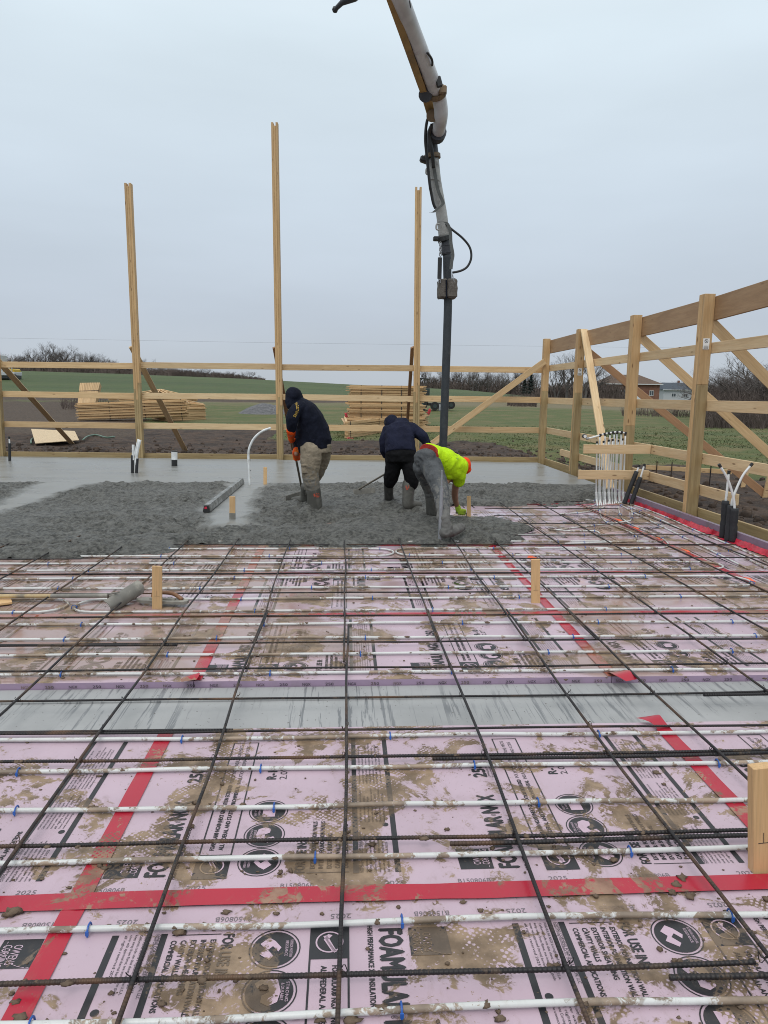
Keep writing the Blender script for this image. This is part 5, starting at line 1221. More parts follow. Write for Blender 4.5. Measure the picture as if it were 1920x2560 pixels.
drape(bt, [[(920 + .1808 * x, 1020 + .1808 * y) for x, y in q_] for q_ in (((518, 1075), (570, 1072), (572, 1085), (518, 1088)), ((518, 1095), (570, 1092), (568, 1108), (522, 1108)), ((525, 1114), (560, 1112), (545, 1132), (530, 1132)))], M['bootmark'], 'boot_mark', bt)
hA, hB = A2(840, 560, .15), gz(889, 1228, .05)
b = MB(); grip(b, hA.lerp(hB, .02), hB - hA, (0, -.6, .8), .016, 1.15); limb(b, [(A2(828, 515, .12), .045), (hA, .038)], 10); garment('glove', b, 'black', p2, voxel=.006, smooth=2)
b = MB(); gm = hA.lerp(hB, .45); grip(b, gm, hB - hA, (0, -.3, .9), .016, 1.15); limb(b, [(A2(240, 650, .26), .045), (A2(300, 690, .5), .04), (gm + Vector((0, 0, .03)), .036)], 10); garment('glove', b, 'black', p2, voxel=.006, smooth=2)
rk = thing('concrete_rake', 'long-handled concrete rake held by the worker with his back turned', 'rake', hB)
q = MB(); q.tube([hA, hB], .015, 10); part('handle', q, M['handledark'], rk, True)
e0, e1 = gz(884, 1231, .05), gz(938, 1225, .05); q = MB(); q.bar(e0, e1, .09, .008, (0, .3, 1), .002); part('blade', q, M['toolgrey'], rk); q = MB(); q.tube([hB, (e0 + e1) / 2], .010, 6); part('neck', q, M['toolgrey'], rk)

# --- worker in the hi-vis shirt, bent double
Y3 = 8.55; k3 = .1808 / FPX * Y3 * 1.02
def A3(x, y, d=0.0): return gy(920 + .1808 * x, 1020 + .1808 * y, Y3 + d)
p3 = thing('person', 'person in lime hi-vis shirt and orange cap bent double over the boards', 'person', A3(1000, 1700, -.4))
near_leg = [((865, 780, -.06), .136), ((925, 920, -.20), .120), ((985, 1080, -.38), .102), ((1020, 1250, -.52), .086), ((1038, 1420, -.64), .074), ((1042, 1520, -.70), .074)]
far_leg = [((750, 820, .07), .118), ((800, 980, .24), .092), ((845, 1110, .38), .076), ((862, 1210, .46), .068)]
b = MB(); torso(b, [(A3(800, 720), 120 * k3, .13), (A3(960, 690, .08), 110 * k3, .14), (A3(1130, 760, .28), 120 * k3, .15), (A3(1240, 790, .40), 75 * k3, .12)]); limb(b, [(A3(1240, 790, .40), .055), (A3(1300, 800, .46), .05)]); body_head(b, A3(1322, 805, .46), (.05, .65, -1), .074, (1, .2, .1))
limb(b, [(A3(1245, 900, .24), .052), (A3(1228, 1010, .32), .049), (A3(1205, 1130, .45), .045), (A3(1202, 1220, .54), .044), (A3(1215, 1300, .60), .038), (A3(1236, 1370, .63), .029), (A3(1250, 1420, .64), .026)])
limb(b, [(A3(1200, 850, .55), .05), (A3(1150, 960, .52), .043), (A3(1080, 1020, .1), .035)])
limb(b, [(A3(*p), r_ * .62) for p, r_ in near_leg] + [(A3(1075, 1640, -.74), .045)]); limb(b, [(A3(*p), r_ * .62) for p, r_ in far_leg] + [(A3(870, 1400, .5), .04)])
link('body', remesh(b, M['skin'], .012, 2, name='body'), p3)
b = MB(); torso(b, [(A3(842, 606, .01), 114 * k3, .176), (A3(920, 650, .06), 128 * k3, .178), (A3(1020, 720, .14), 175 * k3, .19), (A3(1110, 790, .24), 192 * k3, .20), (A3(1190, 810, .32), 165 * k3, .20), (A3(1245, 800, .40), 105 * k3, .15), (A3(1278, 792, .45), 66 * k3, .09)], 22)
limb(b, [(A3(1230, 850, .22), .090), (A3(1258, 930, .24), .084), (A3(1258, 1010, .30), .070)]); limb(b, [(A3(1220, 830, .50), .085), (A3(1190, 930, .52), .070)])
b.ball(A3(1090, 905, .16), 92 * k3, 12, (1, 1.2, .95))
shirt = garment('shirt', b, 'hivis', p3, wr=.016, wsc=7, seed=8)
drape(shirt, [[(920 + .1808 * x, 1020 + .1808 * y) for x, y in q_] for q_ in (((1218, 655), (1230, 655), (1242, 715), (1232, 715)), ((1235, 660), (1246, 662), (1262, 705), (1252, 708)), ((1222, 690), (1250, 690), (1250, 697), (1222, 697)))], M['ink'], 'shirt_print', shirt)
b = MB(); torso(b, [(A3(822, 625, .0), 128 * k3, .172), (A3(838, 628, .01), 124 * k3, .178), (A3(850, 632, .02), 115 * k3, .172)]); garment('waistband', b, 'beltred', p3, voxel=.009, wr=.003)
b = MB(); torso(b, [(A3(850, 640, .02), 112 * k3, .168), (A3(815, 690, .0), 150 * k3, .178), (A3(770, 740, .0), 130 * k3, .16)]); b.ball(A3(775, 705, .02), 138 * k3, 14)
limb(b, [(A3(*p), r_) for p, r_ in near_leg]); limb(b, [(A3(*p), r_) for p, r_ in far_leg])
garment('trousers', b, 'greytrouser', p3, wr=.014, wsc=10, seed=9, stretch=(.8, .8, 1.3))
b = MB(); boot(b, A3(862, 1180, .46), A3(876, 1500, .52), (.9, .3, 0), .070, .068, .16); garment('boot', b, 'boot', p3, wr=.004)
b = MB(); limb(b, [(A3(1050, 1510, -.70), .058), (A3(1078, 1620, -.73), .066), (A3(1090, 1715, -.76), .062)]); limb(b, [(A3(1060, 1725, -.77), .058), (A3(1170, 1695, -.68), .064), (A3(1250, 1668, -.60), .055), (A3(1300, 1648, -.54), .042)]); garment('work_shoe', b, 'shoe', p3, wr=.012, wsc=14, seed=4)
b = MB(); b.ball(A3(1345, 785, .42), 104 * k3, 16, (.80, .95, 1.05)); limb(b, [(A3(1378, 850, .42), .048), (A3(1368, 892, .42), .022)]); b.ball(A3(1312, 752, .44), 68 * k3, 12); garment('cap', b, 'capcloth', p3, voxel=.010, wr=.003, wsc=8)
b = MB(); hz_ = A3(1290, 1452, .65); grip(b, hz_, (1, .25, -.12), (-.1, -.35, 1), .014, 1.25); limb(b, [(A3(1240, 1365, .63), .038), (A3(1255, 1420, .64), .038), (hz_ + Vector((-.01, 0, .02)), .036)], 10); garment('glove', b, 'glove_lime', p3, voxel=.006, smooth=2)
tr = thing('hand_trowel', 'flat hand trowel under the bent worker\'s gloved hand', 'trowel', hz_)
q = MB(); zc = hz_.z - .050; q.box((hz_.x + .04, hz_.y - .01, zc), (.38, .11, .008), Matrix.Rotation(.1, 3, 'Z'), .003); part('blade', q, M['toolgrey'], tr); q = MB(); q.tube([hz_ - Vector((.075, .02, -.01)), hz_ + Vector((.075, .02, -.01))], .014, 10); part('handle', q, M['handledark'], tr, True)
q = MB(); q.tube([hz_ + Vector((.07, .018, -.01)), hz_ + Vector((.08, .0, -.05))], .008, 8); part('shank', q, M['toolgrey'], tr, True)

# ------------------------------------------------------------------ things beyond the wall
def groundpt(x, y):
    "where the sight line through a photograph point meets the land"
    d = ray(x, y); t = 20.0
    while t < 400:
        p = EYEP + d * t
        if p.z <= landz(p.x, p.y): break
        t += .25
    return Vector((p.x, p.y, landz(p.x, p.y)))
def truss_mesh(L, h, t=.038, c=.09):
    "flat-lying triangular truss, bottom chord along X from 0 to L"
    q = MB(); q.bar((0, 0, 0), (L, 0, 0), t, c, (0, 0, 1)); a = Vector((L / 2, h, 0))
    q.bar((.02, .05, 0), a, t, c); q.bar((L - .02, .05, 0), a, t, c)
    for f, g in ((.25, .25), (.25, .5), (.5, .5), (.75, .5), (.75, .75)):
        top = Vector((L * g, h * (1 - abs(g - .5) * 2) - .04, 0)); q.bar((L * f, .04, 0), top, t * .96, c * .9)
    return q.mesh('truss', M['truss'])
def stack(name, label, org, rz, n, L, h, jit=.05, tilt=0.0, straps=(), lay=.040, roll=0.0):
    o = thing(name, label, 'truss stack', org, 'bundles of roof trusses', rz); me = truss_mesh(L, h); Mb = WM[o.name]; rnd = random.Random(int(abs(org[0] * 100)))
    Tm = Mb @ Matrix.Rotation(tilt, 4, 'Y') @ Matrix.Rotation(roll, 4, 'X')
    for k in range(n): link('truss', me, o, Tm @ Matrix.Translation((rnd.uniform(-jit, jit), rnd.uniform(-jit, jit) * .6, .03 + k * lay)) @ Matrix.Rotation(rnd.gauss(0, .006) + (rnd.uniform(-.03, .03) if rnd.random() < .15 else 0), 4, 'Z'))
    for s in straps:
        q = MB(); q.box((s, -.055, n * lay / 2), (.035, .012, n * lay + .03)); link('strap', q.mesh('strap', M['strapblack']), o, Tm)
    return o
g0 = groundpt(868, 1098); g1_ = groundpt(1068, 1064); d = g1_ - g0
stack('truss_stack', 'low bundle of roof trusses with a flat slanting front under the tall lumber stack', g0, math.atan2(d.y, d.x), 17, d.length, 2.6, .03, 0, (.25, d.length * .3, d.length * .6, d.length - .3))
gm = groundpt(880, 1046); gp = gy(869, 1050, g0.y + 5); wid = (gy(1058, 1030, g0.y + 6) - gy(868, 1030, g0.y + 6)).length
base = Vector((gy(870, 1030, g0.y + 6).x, g0.y + 6, landz(0, g0.y + 6)))
hgt = gy(900, 962, base.y).z - base.z
stack('truss_stack', 'tall stack of pale roof trusses in the middle behind the far wall', base, .0, int(hgt / .0405), wid, 2.4, .13, 0, (wid * .17, wid * .44, wid * .70), .0405)
for (x, y, lab) in ((873, 1098, 'red wrap at the lower left corner of the middle truss stack'), (866, 1036, 'red wrap hanging at the upper left of the middle truss stack'), (1073, 1030, 'red wrap on the right end of the middle truss stack')):
    p = gy(x, y, g0.y + (0 if y > 1090 else 5)); q = MB(); q.ball(p, .11, 10, (1, .3, .9)); q.v = [tuple(Vector(v) + Vector((noise.noise(Vector(v) * 9), 0, noise.noise(Vector(v) * 9 + Vector((5, 0, 0))))) * .16) for v in q.v]; tag(part('red_wrap', q, M['redwrap'], None, True), lab, 'wrapping')
# left pile
gl, gr = groundpt(195, 1052), groundpt(470, 1056); d = gr - gl
stack('truss_stack', 'long low bundle of roof trusses lying in front of the left pile', gl, math.atan2(d.y, d.x), 26, d.length, 2.4, .10, -.045, (d.length * .3, d.length * .62, d.length * .95))
ga, gb = groundpt(405, 1055), groundpt(530, 1052); d = gb - ga; stack('truss_stack', 'right-hand bundle of the left truss pile, its end turned to the camera', ga + Vector((0, .8, 0)), math.atan2(d.y, d.x) + .25, 20, d.length, 3.0, .04, 0, (.2, 1.4))
gc_ = groundpt(300, 1035); stack('truss_stack', 'rear bundle on top of the left truss pile', gc_ + Vector((-1.2, 1.2, .95)), .04, 6, 6.4, 2.6, .12, 0, (1.2, 5.0), .04, .24)
gd = groundpt(420, 1040); stack('truss_stack', 'slanting bundle laid across the right half of the left truss pile', gd + Vector((-1.6, .6, .75)), -.16, 8, 4.2, 1.8, .10, .05, (.8, 3.2), .04, .08)
gd = groundpt(360, 1040); stack('truss_stack', 'loose bundle crossing the top of the left truss pile', gd + Vector((-1.8, .2, 1.0)), .13, 5, 4.6, 1.9, .16, -.06, (1.0,), .04, .12)
# the block of lumber standing on end
o = thing('lumber_bundle', 'bundle of boards leaning upright at the left end of the truss pile', 'lumber bundle', groundpt(215, 1030)); yb = groundpt(215, 1030).y - .6
c0, c1, c2, c3 = (gy(*C1(*p), yb + dy) for p, dy in (((468, 520), 0), ((567, 512), 0), ((598, 382), 1.0), ((482, 384), 1.0)))
for i in range(12):
    f0, f1 = i / 12, (i + .92) / 12; a, b_ = c0.lerp(c1, (f0 + f1) / 2), c3.lerp(c2, (f0 + f1) / 2); w = (c1 - c0).length / 12 * 1.06
    board('plank', a, b_, .55, w, M['truss'], o, (0, 1, .4), .004)
q = MB(); q.bar(c0.lerp(c3, .72) + Vector((-.05, -.32, 0)), c1.lerp(c2, .72) + Vector((.05, -.32, 0)), .05, .03); part('strap', q, M['strapblack'], o)
# OSB sheet, green hose, gravel heap
V = [groundpt(*C1(*p)) for p in ((187, 682), (445, 690), (470, 735), (210, 748))]; zc = max(v.z for v in V) + .06; q = MB(); q.prism([Vector((v.x, v.y, zc + (.12 if i < 2 else 0))) for i, v in enumerate(V)], (0, 0, .018)); tag(part('osb_sheet', q, M['osb']), 'pale chipboard sheet lying on the dirt at left', 'board')
def hosept(x, y): p = groundpt(*C1(x, y)); return p + Vector((0, 0, .05))
q = MB(); q.tube(spline([hosept(*p) for p in ((490, 722), (520, 702), (570, 694), (630, 705), (680, 702))], 6), .03, 6); q.tube(spline([hosept(*p) for p in ((185, 745), (188, 718), (215, 702), (265, 692))], 6), .03, 6)
tag(part('green_hose', q, M['greenhose'], None, 'all'), 'thin green hose loops on the dirt beside the chipboard sheet', 'hose')
c = groundpt(662, 1034); q = MB(); n = 28
for j in range(9):
    for i in range(n):
        r_ = 1.7 * j / 8; a = 6.2832 * i / n; x, y = c.x + r_ * math.cos(a) * 1.3, c.y + r_ * math.sin(a); q.v.append((x, y, landz(x, y) + (.85 * math.cos(min(1, r_ / 1.7) * math.pi / 2) ** 1.1 - .08) + noise.noise((x * 3, y * 3, 0)) * .08))
for j in range(8):
    for i in range(n): q.f.append((j * n + i, j * n + (i + 1) % n, (j + 1) * n + (i + 1) % n, (j + 1) * n + i)); q.mi.append(0)
tag(part('gravel_heap', q, M['gravel'], None, 'all'), 'small heap of grey gravel on the grass left of the hooded worker', 'gravel')

# compact machine with a canopy, behind the middle stack
def C4(x, y): return (840 + x * .2532, 900 + y * .2532)
gm = groundpt(*C4(990, 502)); Ym = gm.y
def T4(x, y, d=0.0): return gy(*C4(x, y), Ym + d)
o = thing('utility_machine', 'dark utility machine with a roof canopy parked behind the middle stack', 'machine', gm)
def bx(name, x0, x1, y0, y1, m, d0=0, dep=1.0, par=None):
    a, b_ = T4(x0, y1, d0), T4(x1, y0, d0); q = MB(); q.box(((a.x + b_.x) / 2, Ym + d0, (a.z + b_.z) / 2), (abs(b_.x - a.x), dep, abs(b_.z - a.z)), None, .03); return part(name, q, M[m], par or o)
q = MB(); q.prism([T4(*p, -.6) for p in ((795, 170), (930, 186), (930, 194), (795, 184))], (0, 1.2, 0)); part('canopy', q, M['machblack'], o)
for dy in (-.5, .5): q = MB(); q.tube([T4(818, 186, dy), T4(808, 280, dy), T4(815, 310, dy)], .05, 8); part('canopy_post', q, M['machblack'], o)
bx('hood', 860, 920, 278, 350, 'machgreen'); bx('body', 790, 905, 300, 420, 'machblack', 0, 1.3); bx('seat', 820, 858, 262, 306, 'machblack', 0, .5); bx('blade_arm', 900, 1100, 425, 450, 'machblack', 0, .5); bx('front_panel', 1010, 1035, 440, 500, 'siding', -.4, .2); bx('front_panel', 1112, 1130, 430, 490, 'siding', -.4, .2)
for x, y, r_ in ((840, 445, .52), (975, 455, .36), (1135, 445, .34)):
    for dy in (-.65, .65):
        c = T4(x, y, dy); q = MB(); q.tube([c - Vector((0, .14, 0)), c + Vector((0, .14, 0))], r_, 18); w = part('wheel', q, M['tyre'], o, True); q = MB(); q.tube([c - Vector((0, .16, 0)), c + Vector((0, .16, 0))], r_ * .5, 12); part('rim', q, M['machgreen'], w, True)
tubepart('steering_column', [T4(862, 300), T4(880, 262)], .04, 'machblack', o, 8)
# truck entering at the left edge
gt = groundpt(10, 949); Yt = gt.y
def T6(x, y, d=0.0): return gy(x * .2532, 820 + y * .2532, Yt + d)
o = thing('work_truck', 'yellow and white truck cut off by the left edge of the picture', 'truck', gt)
def bt_(name, x0, x1, y0, y1, m, dep=2.3, d0=0, bev=.06, par=None):
    a, b_ = T6(x0, y1, d0), T6(x1, y0, d0); q = MB(); q.box(((a.x + b_.x) / 2, Yt + d0, (a.z + b_.z) / 2), (abs(b_.x - a.x), dep, abs(b_.z - a.z)), None, bev); return part(name, q, M[m], par or o)
bt_('chassis', -260, 178, 465, 498, 'machblack', 2.2); bt_('bumper', -200, 180, 436, 468, 'siding', 2.4); bt_('body_panel', -240, 60, 375, 440, 'siding', 2.2); bt_('hood', 20, 172, 405, 438, 'truckyellow', 2.0, 0, .1); cab = bt_('cab', -240, 35, 265, 380, 'siding', 2.1, 0, .12); bt_('window', -220, 28, 278, 305, 'glass', 2.14, 0, .02, cab)
bt_('yellow_panel', -220, 30, 385, 432, 'truckyellow', 2.26); tubepart('exhaust_stack', [T6(118, 440, -1), T6(118, 300, -1)], .07, 'chrome', o, 8); tubepart('grab_rail', [T6(55, 375, -1.1), T6(60, 300, -1.1), T6(90, 300, -1.1)], .04, 'chrome', o, 6)
for x in (130, -120):
    for dy in (-1, 1):
        c = T6(x, 490, dy); q = MB(); q.tube([c - Vector((0, .18, 0)), c + Vector((0, .18, 0))], .55, 18); w = part('wheel', q, M['tyre'], o, True); q = MB(); q.tube([c - Vector((0, .2, 0)), c + Vector((0, .2, 0))], .28, 12); part('rim', q, M['chrome'], w, True)

# ------------------------------------------------------------------ houses
def house(name, label, x0, x1, yr, ye, yb, Y, dep, wallm, roofm, wins, doors=(), hip=.25, gable=False):
    p0, p1 = gy(x0, ye, Y), gy(x1, ye, Y); zr = gy((x0 + x1) / 2, yr, Y + dep / 2).z; ze = (p0.z + p1.z) / 2; zb = min(landz(p0.x, Y), landz(p1.x, Y)) - .5
    o = thing(name, label, 'house', ((p0.x + p1.x) / 2, Y + dep / 2, landz(p0.x, Y))); W = p1.x - p0.x
    q = MB(); q.box(((p0.x + p1.x) / 2, Y + dep / 2, (zb + ze) / 2), (W, dep, ze - zb)); part('wall', q, M[wallm], o)
    e = .5; hx = W * hip; a = [(p0.x - e, Y - e, ze - .05), (p1.x + e, Y - e, ze - .05), (p1.x + e, Y + dep + e, ze - .05), (p0.x - e, Y + dep + e, ze - .05)]; r0 = (p0.x + hx, Y + dep / 2, zr); r1 = (p1.x - hx, Y + dep / 2, zr)
    q = MB(); q.add(a + [r0, r1], [(0, 1, 5, 4), (2, 3, 4, 5), (1, 2, 5), (3, 0, 4), (3, 2, 1, 0)]); rf = part('roof', q, M[roofm], o)
    q = MB(); q.box(((p0.x + p1.x) / 2, Y - e - .02, ze - .12), (W + 2 * e, .06, .16)); part('fascia', q, M['trim'], rf)
    q = MB(); q.box((p0.x + W * .55, Y + dep / 2 + .2, zr + .15), (.5, .5, .9)); part('chimney', q, M['brick'], rf)
    for (fx, w, h, zc) in wins:
        x = p0.x + W * fx; q = MB(); q.box((x, Y - .03, zb + .5 + zc), (w, .08, h)); wi = part('window', q, M['trim'], o)
        for k in (-1, 1): q = MB(); q.box((x + k * w * .24, Y - .08, zb + .5 + zc), (w * .40, .03, h * .82)); part('pane', q, M['glass'], wi)
    for (fx, w, h, m) in doors: q = MB(); q.box((p0.x + W * fx, Y - .04, zb + .5 + h / 2), (w, .1, h)); part('door', q, M[m], o)
    return o
house('brick_house', 'low red brick house with brown roof seen between the right wall posts', 1518, 1650, 937, 959, 988, 150, 9, 'brick', 'roofbrown', ((.12, 1.6, 1.0, 1.7), (.30, 1.6, 1.0, 1.7), (.45, 1.4, 1.0, 1.7), (.85, .9, 1.1, 1.6)), ((.62, 1.1, 2.1, 'trim'), (.74, 1.3, 2.1, 'door')))
house('white_house', 'white sided house with slate blue roof right of the brick house', 1660, 1760, 957, 974, 984, 190, 9, 'siding', 'roofblue', ((.25, 1.2, 1.0, 1.5), (.55, 1.2, 1.0, 1.5)), ((.8, 1.0, 2.0, 'trim'),), .12)

# ------------------------------------------------------------------ trees
def bare_tree(seed, h, spread=.55, lean=0, multi=1, twigs=1.0):
    "leafless tree: trunk with limbs, and a crown of fine twigs"
    rnd = random.Random(seed); tr = MB(); cr_ = MB()
    def grow(p, d, L, r, depth):
        q = p + d * L; 
        if depth <= 2:
            mid = p.lerp(q, .5) + Vector((rnd.uniform(-1, 1), rnd.uniform(-1, 1), 0)) * L * .06; (tr if depth <= 1 else cr_).tube([p, mid, q], [r, r * .85, r * .7], 5, cap=False)
        else:
            s = d.orthogonal().normalized() * r * .9; s2 = d.cross(s).normalized() * r * .9; cr_.add([p + s, p - s * .5 + s2, p - s * .5 - s2, q], [(0, 1, 3), (1, 2, 3), (2, 0, 3)])
        if depth >= 5: return
        n = (3, 3, 4, 4, 4)[depth] if depth else 4
        n = max(2, int(n * (twigs if depth > 2 else 1) + .5))
        for i in range(n):
            f = rnd.uniform(.45, 1.0) if i else 1.0; st = p.lerp(q, f)
            v = Vector((rnd.gauss(0, 1), rnd.gauss(0, 1), rnd.gauss(.0, .5))).normalized(); nd = (d * (1 - spread) + v * spread + Vector((0, 0, .22))).normalized()
            grow(st, nd, L * rnd.uniform(.52, .80), r * rnd.uniform(.45, .62), depth + 1)
    for k in range(multi):
        d = Vector((rnd.uniform(-.12, .12) * multi + lean, rnd.uniform(-.12, .12), 1)).normalized(); grow(Vector((0, 0, -.02)), d, h * .34, h * .018, 0)
    return tr.mesh('trunk', M['bark'], 'all'), cr_.mesh('crown', M['bark'])
VAR = [bare_tree(s, 1.0, sp, 0, mu) for s, sp, mu in ((1, .44, 1), (2, .36, 1), (3, .52, 2), (4, .38, 2), (5, .60, 3), (6, .33, 2))]
# mesh heights differ a little from 1: normalise
VH = [max(max(v.co.z for v in a.vertices), max(v.co.z for v in c.vertices)) for a, c in VAR]
def bare(x, ytop, Y, var, label, group, wide=1.0, xo=0, mat=None):
    p = gy(x, 950, Y); z = landz(p.x, Y); top = gy(x, ytop, Y).z; s = max(.8, top - z) / VH[var]
    o = thing('bare_tree', label, 'tree', (p.x, Y, z - .05), group); Mx = Matrix.Translation((p.x, Y, z - .05)) @ Matrix.Rotation(random.uniform(0, 6.28), 4, 'Z') @ Matrix.Diagonal((s * wide, s * wide, s, 1))
    link('trunk', VAR[var][0], o, Mx); link('crown', VAR[var][1], o, Mx); return o
random.seed(21)
L1 = [(5, 878), (30, 892), (52, 882), (75, 868), (95, 862), (112, 852), (128, 850), (147, 868), (160, 856), (172, 860), (188, 874), (203, 876), (218, 872), (232, 880), (247, 878), (262, 886), (276, 892), (-20, 880), (40, 896), (138, 875), (285, 896)]
for i, (x, yt) in enumerate(sorted(L1)): bare(x, yt, 166 + random.uniform(-6, 8), (0, 3, 1, 5, 2, 4)[i % 6], 'bare grey tree in the left tree line, %s counted from the left edge' % NTH[i], 'left tree line', 1.15)
for i, x in enumerate(range(300, 660, 18)): bare(x + random.uniform(-5, 5), 906 + (x - 300) * .07 + random.uniform(-6, 8), 172, (2, 4, 3)[i % 3], 'low bare tree on the field ridge, %s counted from the left' % NTH[i], 'ridge tree line', 1.5)
for i, x in enumerate(range(1050, 1345, 13)): bare(x + random.uniform(-4, 4), 928 + random.uniform(-16, 8), 185 + random.uniform(-8, 12), (0, 3, 2, 5, 1, 4)[i % 6], 'bare tree in the distant wood behind the hose, %s from the left' % NTH[i], 'distant wood behind the hose', 1.25)
for i, (x, yt, Y, v) in enumerate(((1392, 895, 95, 3), (1418, 875, 92, 0), (1440, 872, 98, 1), (1462, 880, 90, 2), (1488, 908, 96, 4)  )): bare(x, yt, Y, v, 'tall bare tree left of the brick house, %s from the left' % NTH[i], 'bare trees by the brick house', 1.35)
for i, (x, yt, Y, v) in enumerate(((1775, 930, 62, 4), (1800, 918, 58, 2), (1825, 908, 55, 4), (1850, 912, 54, 3), (1872, 920, 52, 2), (1893, 905, 55, 4), (1905, 868, 66, 0), (1925, 895, 50, 2), (1950, 905, 50, 4))): bare(x, yt, Y, v, 'bushy leafless thicket tree at the right edge, %s from the left' % NTH[i], 'thicket at the right edge', 1.7)
for i, x in enumerate((1640, 1660, 1690, 1718, 1745, 1770)): bare(x, 952 + random.uniform(-4, 6), 210, (3, 2, 4)[i % 3], 'small far bare tree behind the white house, %s counted from the left' % NTH[i], 'far trees behind the white house', 1.6)
# evergreens
def spruce(x, ytop, Y, wf, label):
    p = gy(x, 950, Y); z = landz(p.x, Y); h = gy(x, ytop, Y).z - z; o = thing('spruce_tree', label, 'tree', (p.x, Y, z), 'evergreens'); q = MB(); q.tube([(p.x, Y, z - .1), (p.x, Y, z + h * .9)], [.12, .02], 6); part('trunk', q, M['bark'], o)
    rnd = random.Random(int(x)); q = MB()
    for i in range(900):
        t = rnd.random() ** .7; zz = z + h * (.06 + .94 * t); rr = h * wf * (1 - t) * (.75 + .25 * math.sin(t * 40)) * math.sqrt(rnd.uniform(.25, 1)) + .03; a = rnd.uniform(0, 6.283); c = Vector((p.x + rr * math.cos(a), Y + rr * math.sin(a), zz)); l = h * .05
        v = Vector((math.cos(a), math.sin(a), -.25)) * l; s = Vector((-math.sin(a), math.cos(a), rnd.uniform(-.3, .3))) * l * .6; q.add([c - v * .4 + s, c - v * .4 - s, c + v + Vector((0, 0, -.1 * l))], [(0, 1, 2)])
    part('crown', q, M['spruce'], o)
spruce(1328, 934, 108, .34, 'dark spruce just left of the corner post'); spruce(1312, 946, 112, .36, 'smaller dark spruce left of the tall spruce')
for i, x in enumerate((355, 366, 378)): bare(x, 893, 178, (0, 1, 0)[i], 'taller dark tree cluster on the ridge beside the left tall post, %s from left' % NTH[i], 'ridge cluster', .9)
# undergrowth too dense to count
def brush(label, segs, n, w, mat, seed, depth=6):
    rnd = random.Random(seed); q = MB()
    for i in range(n):
        (x0, x1, yt0, yt1, Y) = rnd.choice(segs); f = rnd.random(); x = x0 + (x1 - x0) * f; Yy = Y + rnd.uniform(-depth, depth); p = gy(x, 950, Yy); z = landz(p.x, Yy); hmax = gy(x, yt0 + (yt1 - yt0) * f, Yy).z - z
        H = max(.3, hmax) * rnd.uniform(.35, 1.0); d = Vector((rnd.gauss(0, .22), rnd.gauss(0, .2), 1)) * H; s = Vector((w, 0, 0)); b0 = Vector((p.x, Yy, z - .05)); q.add([b0 - s, b0 + s, b0 + d], [(0, 1, 2)])
        for k in range(2):
            c = b0 + d * rnd.uniform(.3, .85); e = Vector((rnd.gauss(0, .5), rnd.gauss(0, .4), rnd.uniform(.2, .9))) * H * .35; q.add([c - s * .6, c + s * .6, c + e], [(0, 1, 2)])
    tag(part('undergrowth', q, mat), label, 'undergrowth', kind='stuff')
brush('dense leafless undergrowth along the left tree line and ridge', [(-60, 290, 896, 902, 164), (-60, 290, 880, 895, 170), (290, 430, 915, 918, 170), (430, 530, 918, 930, 172), (530, 662, 925, 944, 172), (-60, 290, 905, 905, 160)], 9000, .075, M['brush'], 1)
brush('dense leafless undergrowth of the distant wood behind the hose', [(1050, 1345, 942, 944, 185), (1050, 1345, 938, 940, 192), (1700, 1930, 960, 950, 200), (1340, 1420, 965, 950, 110), (1420, 1560, 945, 955, 100)], 5200, .08, M['brush'], 2)
brush('dense leafless thicket filling the right edge behind the wall frame', [(1768, 1960, 945, 918, 56), (1768, 1960, 968, 950, 50), (1760, 1960, 1010, 1000, 45)], 6500, .022, M['brush'], 3, 4)
brush('dry weeds along the field edge', [(1270, 1345, 978, 976, 75), (1560, 1770, 1010, 1010, 60), (150, 330, 985, 985, 60)], 1400, .02, M['brush'], 4, 3)
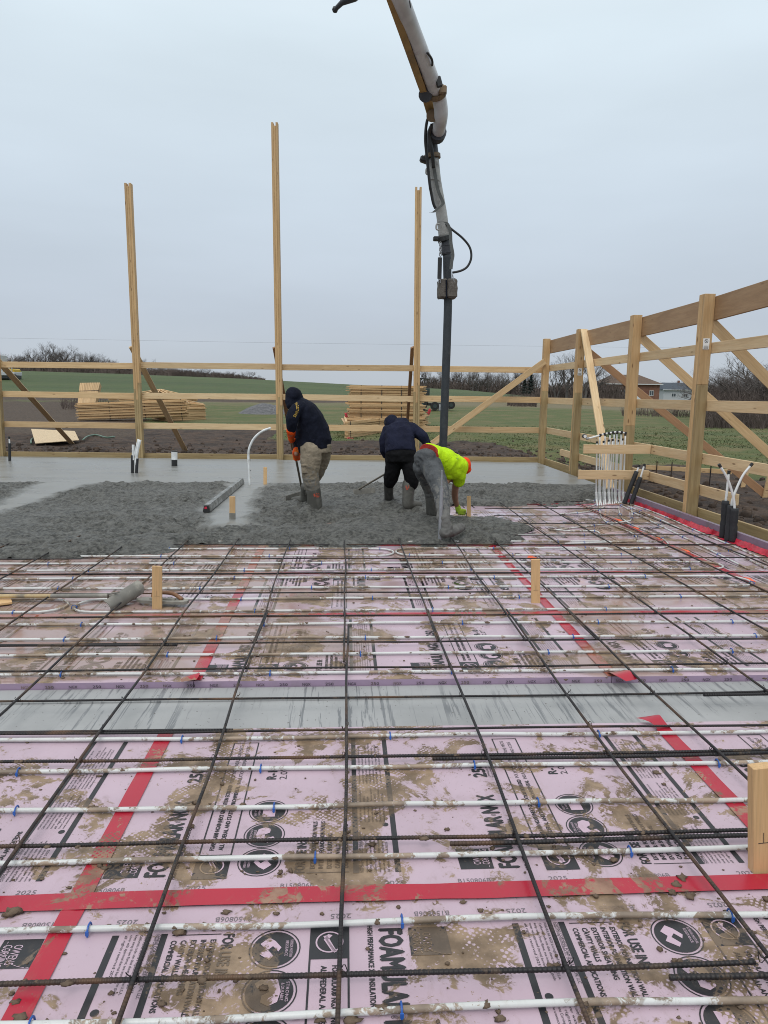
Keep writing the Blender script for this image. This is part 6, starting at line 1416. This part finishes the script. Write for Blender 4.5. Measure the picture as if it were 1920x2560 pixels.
# grass
random.seed(8); q = MB(); cnt = 0
while cnt < 12000:
    x = random.uniform(-60, 1980); y = random.uniform(1012, 1120) if random.random() < .7 else random.uniform(1000, 1180); p = gz(x, y, -.2); X, Yy = p.x, p.y
    if inside(X, Yy) or Yy > 42: cnt += .2; continue
    e = wallY(min(X, WX)); wob = noise.noise((X * .12, Yy * .12, 4)) * 4
    if X < WX + 1: dv = 1 - sstep(11, 19, Yy - e + wob + (3.5 if X > -3 else -2))
    else: dv = (1 - sstep(3.6, 5.6, X - WX + wob * .3)) * (1 - sstep(17, 20, Yy + wob * .4)) if Yy < 22 else 0
    if dv > random.uniform(.25, .6) or (X < -9 - (Yy - 40) * .25 and Yy > 28): cnt += .2; continue
    z = landz(X, Yy); H = random.uniform(.02, .06) * (1 + .6 * noise.noise((X * .3, Yy * .3, 7))); s = Vector((.010 + Yy * .0003, 0, 0)); b0 = Vector((X, Yy, z - .01))
    for k in range(2): o_ = Vector((random.gauss(0, .06), random.gauss(0, .06), 0)); q.add([b0 + o_ - s, b0 + o_ + s, b0 + o_ + Vector((random.gauss(0, .05), random.gauss(0, .05), H))], [(0, 1, 2)])
    cnt += 1
tag(part('grass', q, M['grassblade']), 'short olive green grass beyond the timber frame', 'grass', kind='stuff')
# clods of dug earth
random.seed(9); q = MB()
for i in range(3000):
    if i % 4: x = random.uniform(-12, 7); y = wallY(min(x, WX)) + .35 + abs(random.gauss(0, 3.2))
    else: x = WX + .3 + abs(random.gauss(0, 1.6)); y = random.uniform(7.5, 18)
    r_ = abs(random.gauss(0, .032)) + .012; b_ = MB(); b_.ball((0, 0, 0), 1, 8); sd = random.random() * 50; z = landz(x, y)
    q.add([Vector((x, y, z)) + Vector(v) * r_ * (1 + .5 * noise.noise(Vector(v) * 1.6 + Vector((sd, 0, 0)))) for v in b_.v], b_.f)
t = NT('dug_earth'); o_ = t.pos(); M['earth'] = t.done(t.mix(t.rng(t.noise(o_, 5, 4, .6), .35, .7), (.028, .018, .0125), (.085, .056, .038)), .9)
tag(part('earth_clods', q, M['earth'], None, 'all'), 'clods of dark dug earth along the outside of the walls', 'earth', kind='stuff')
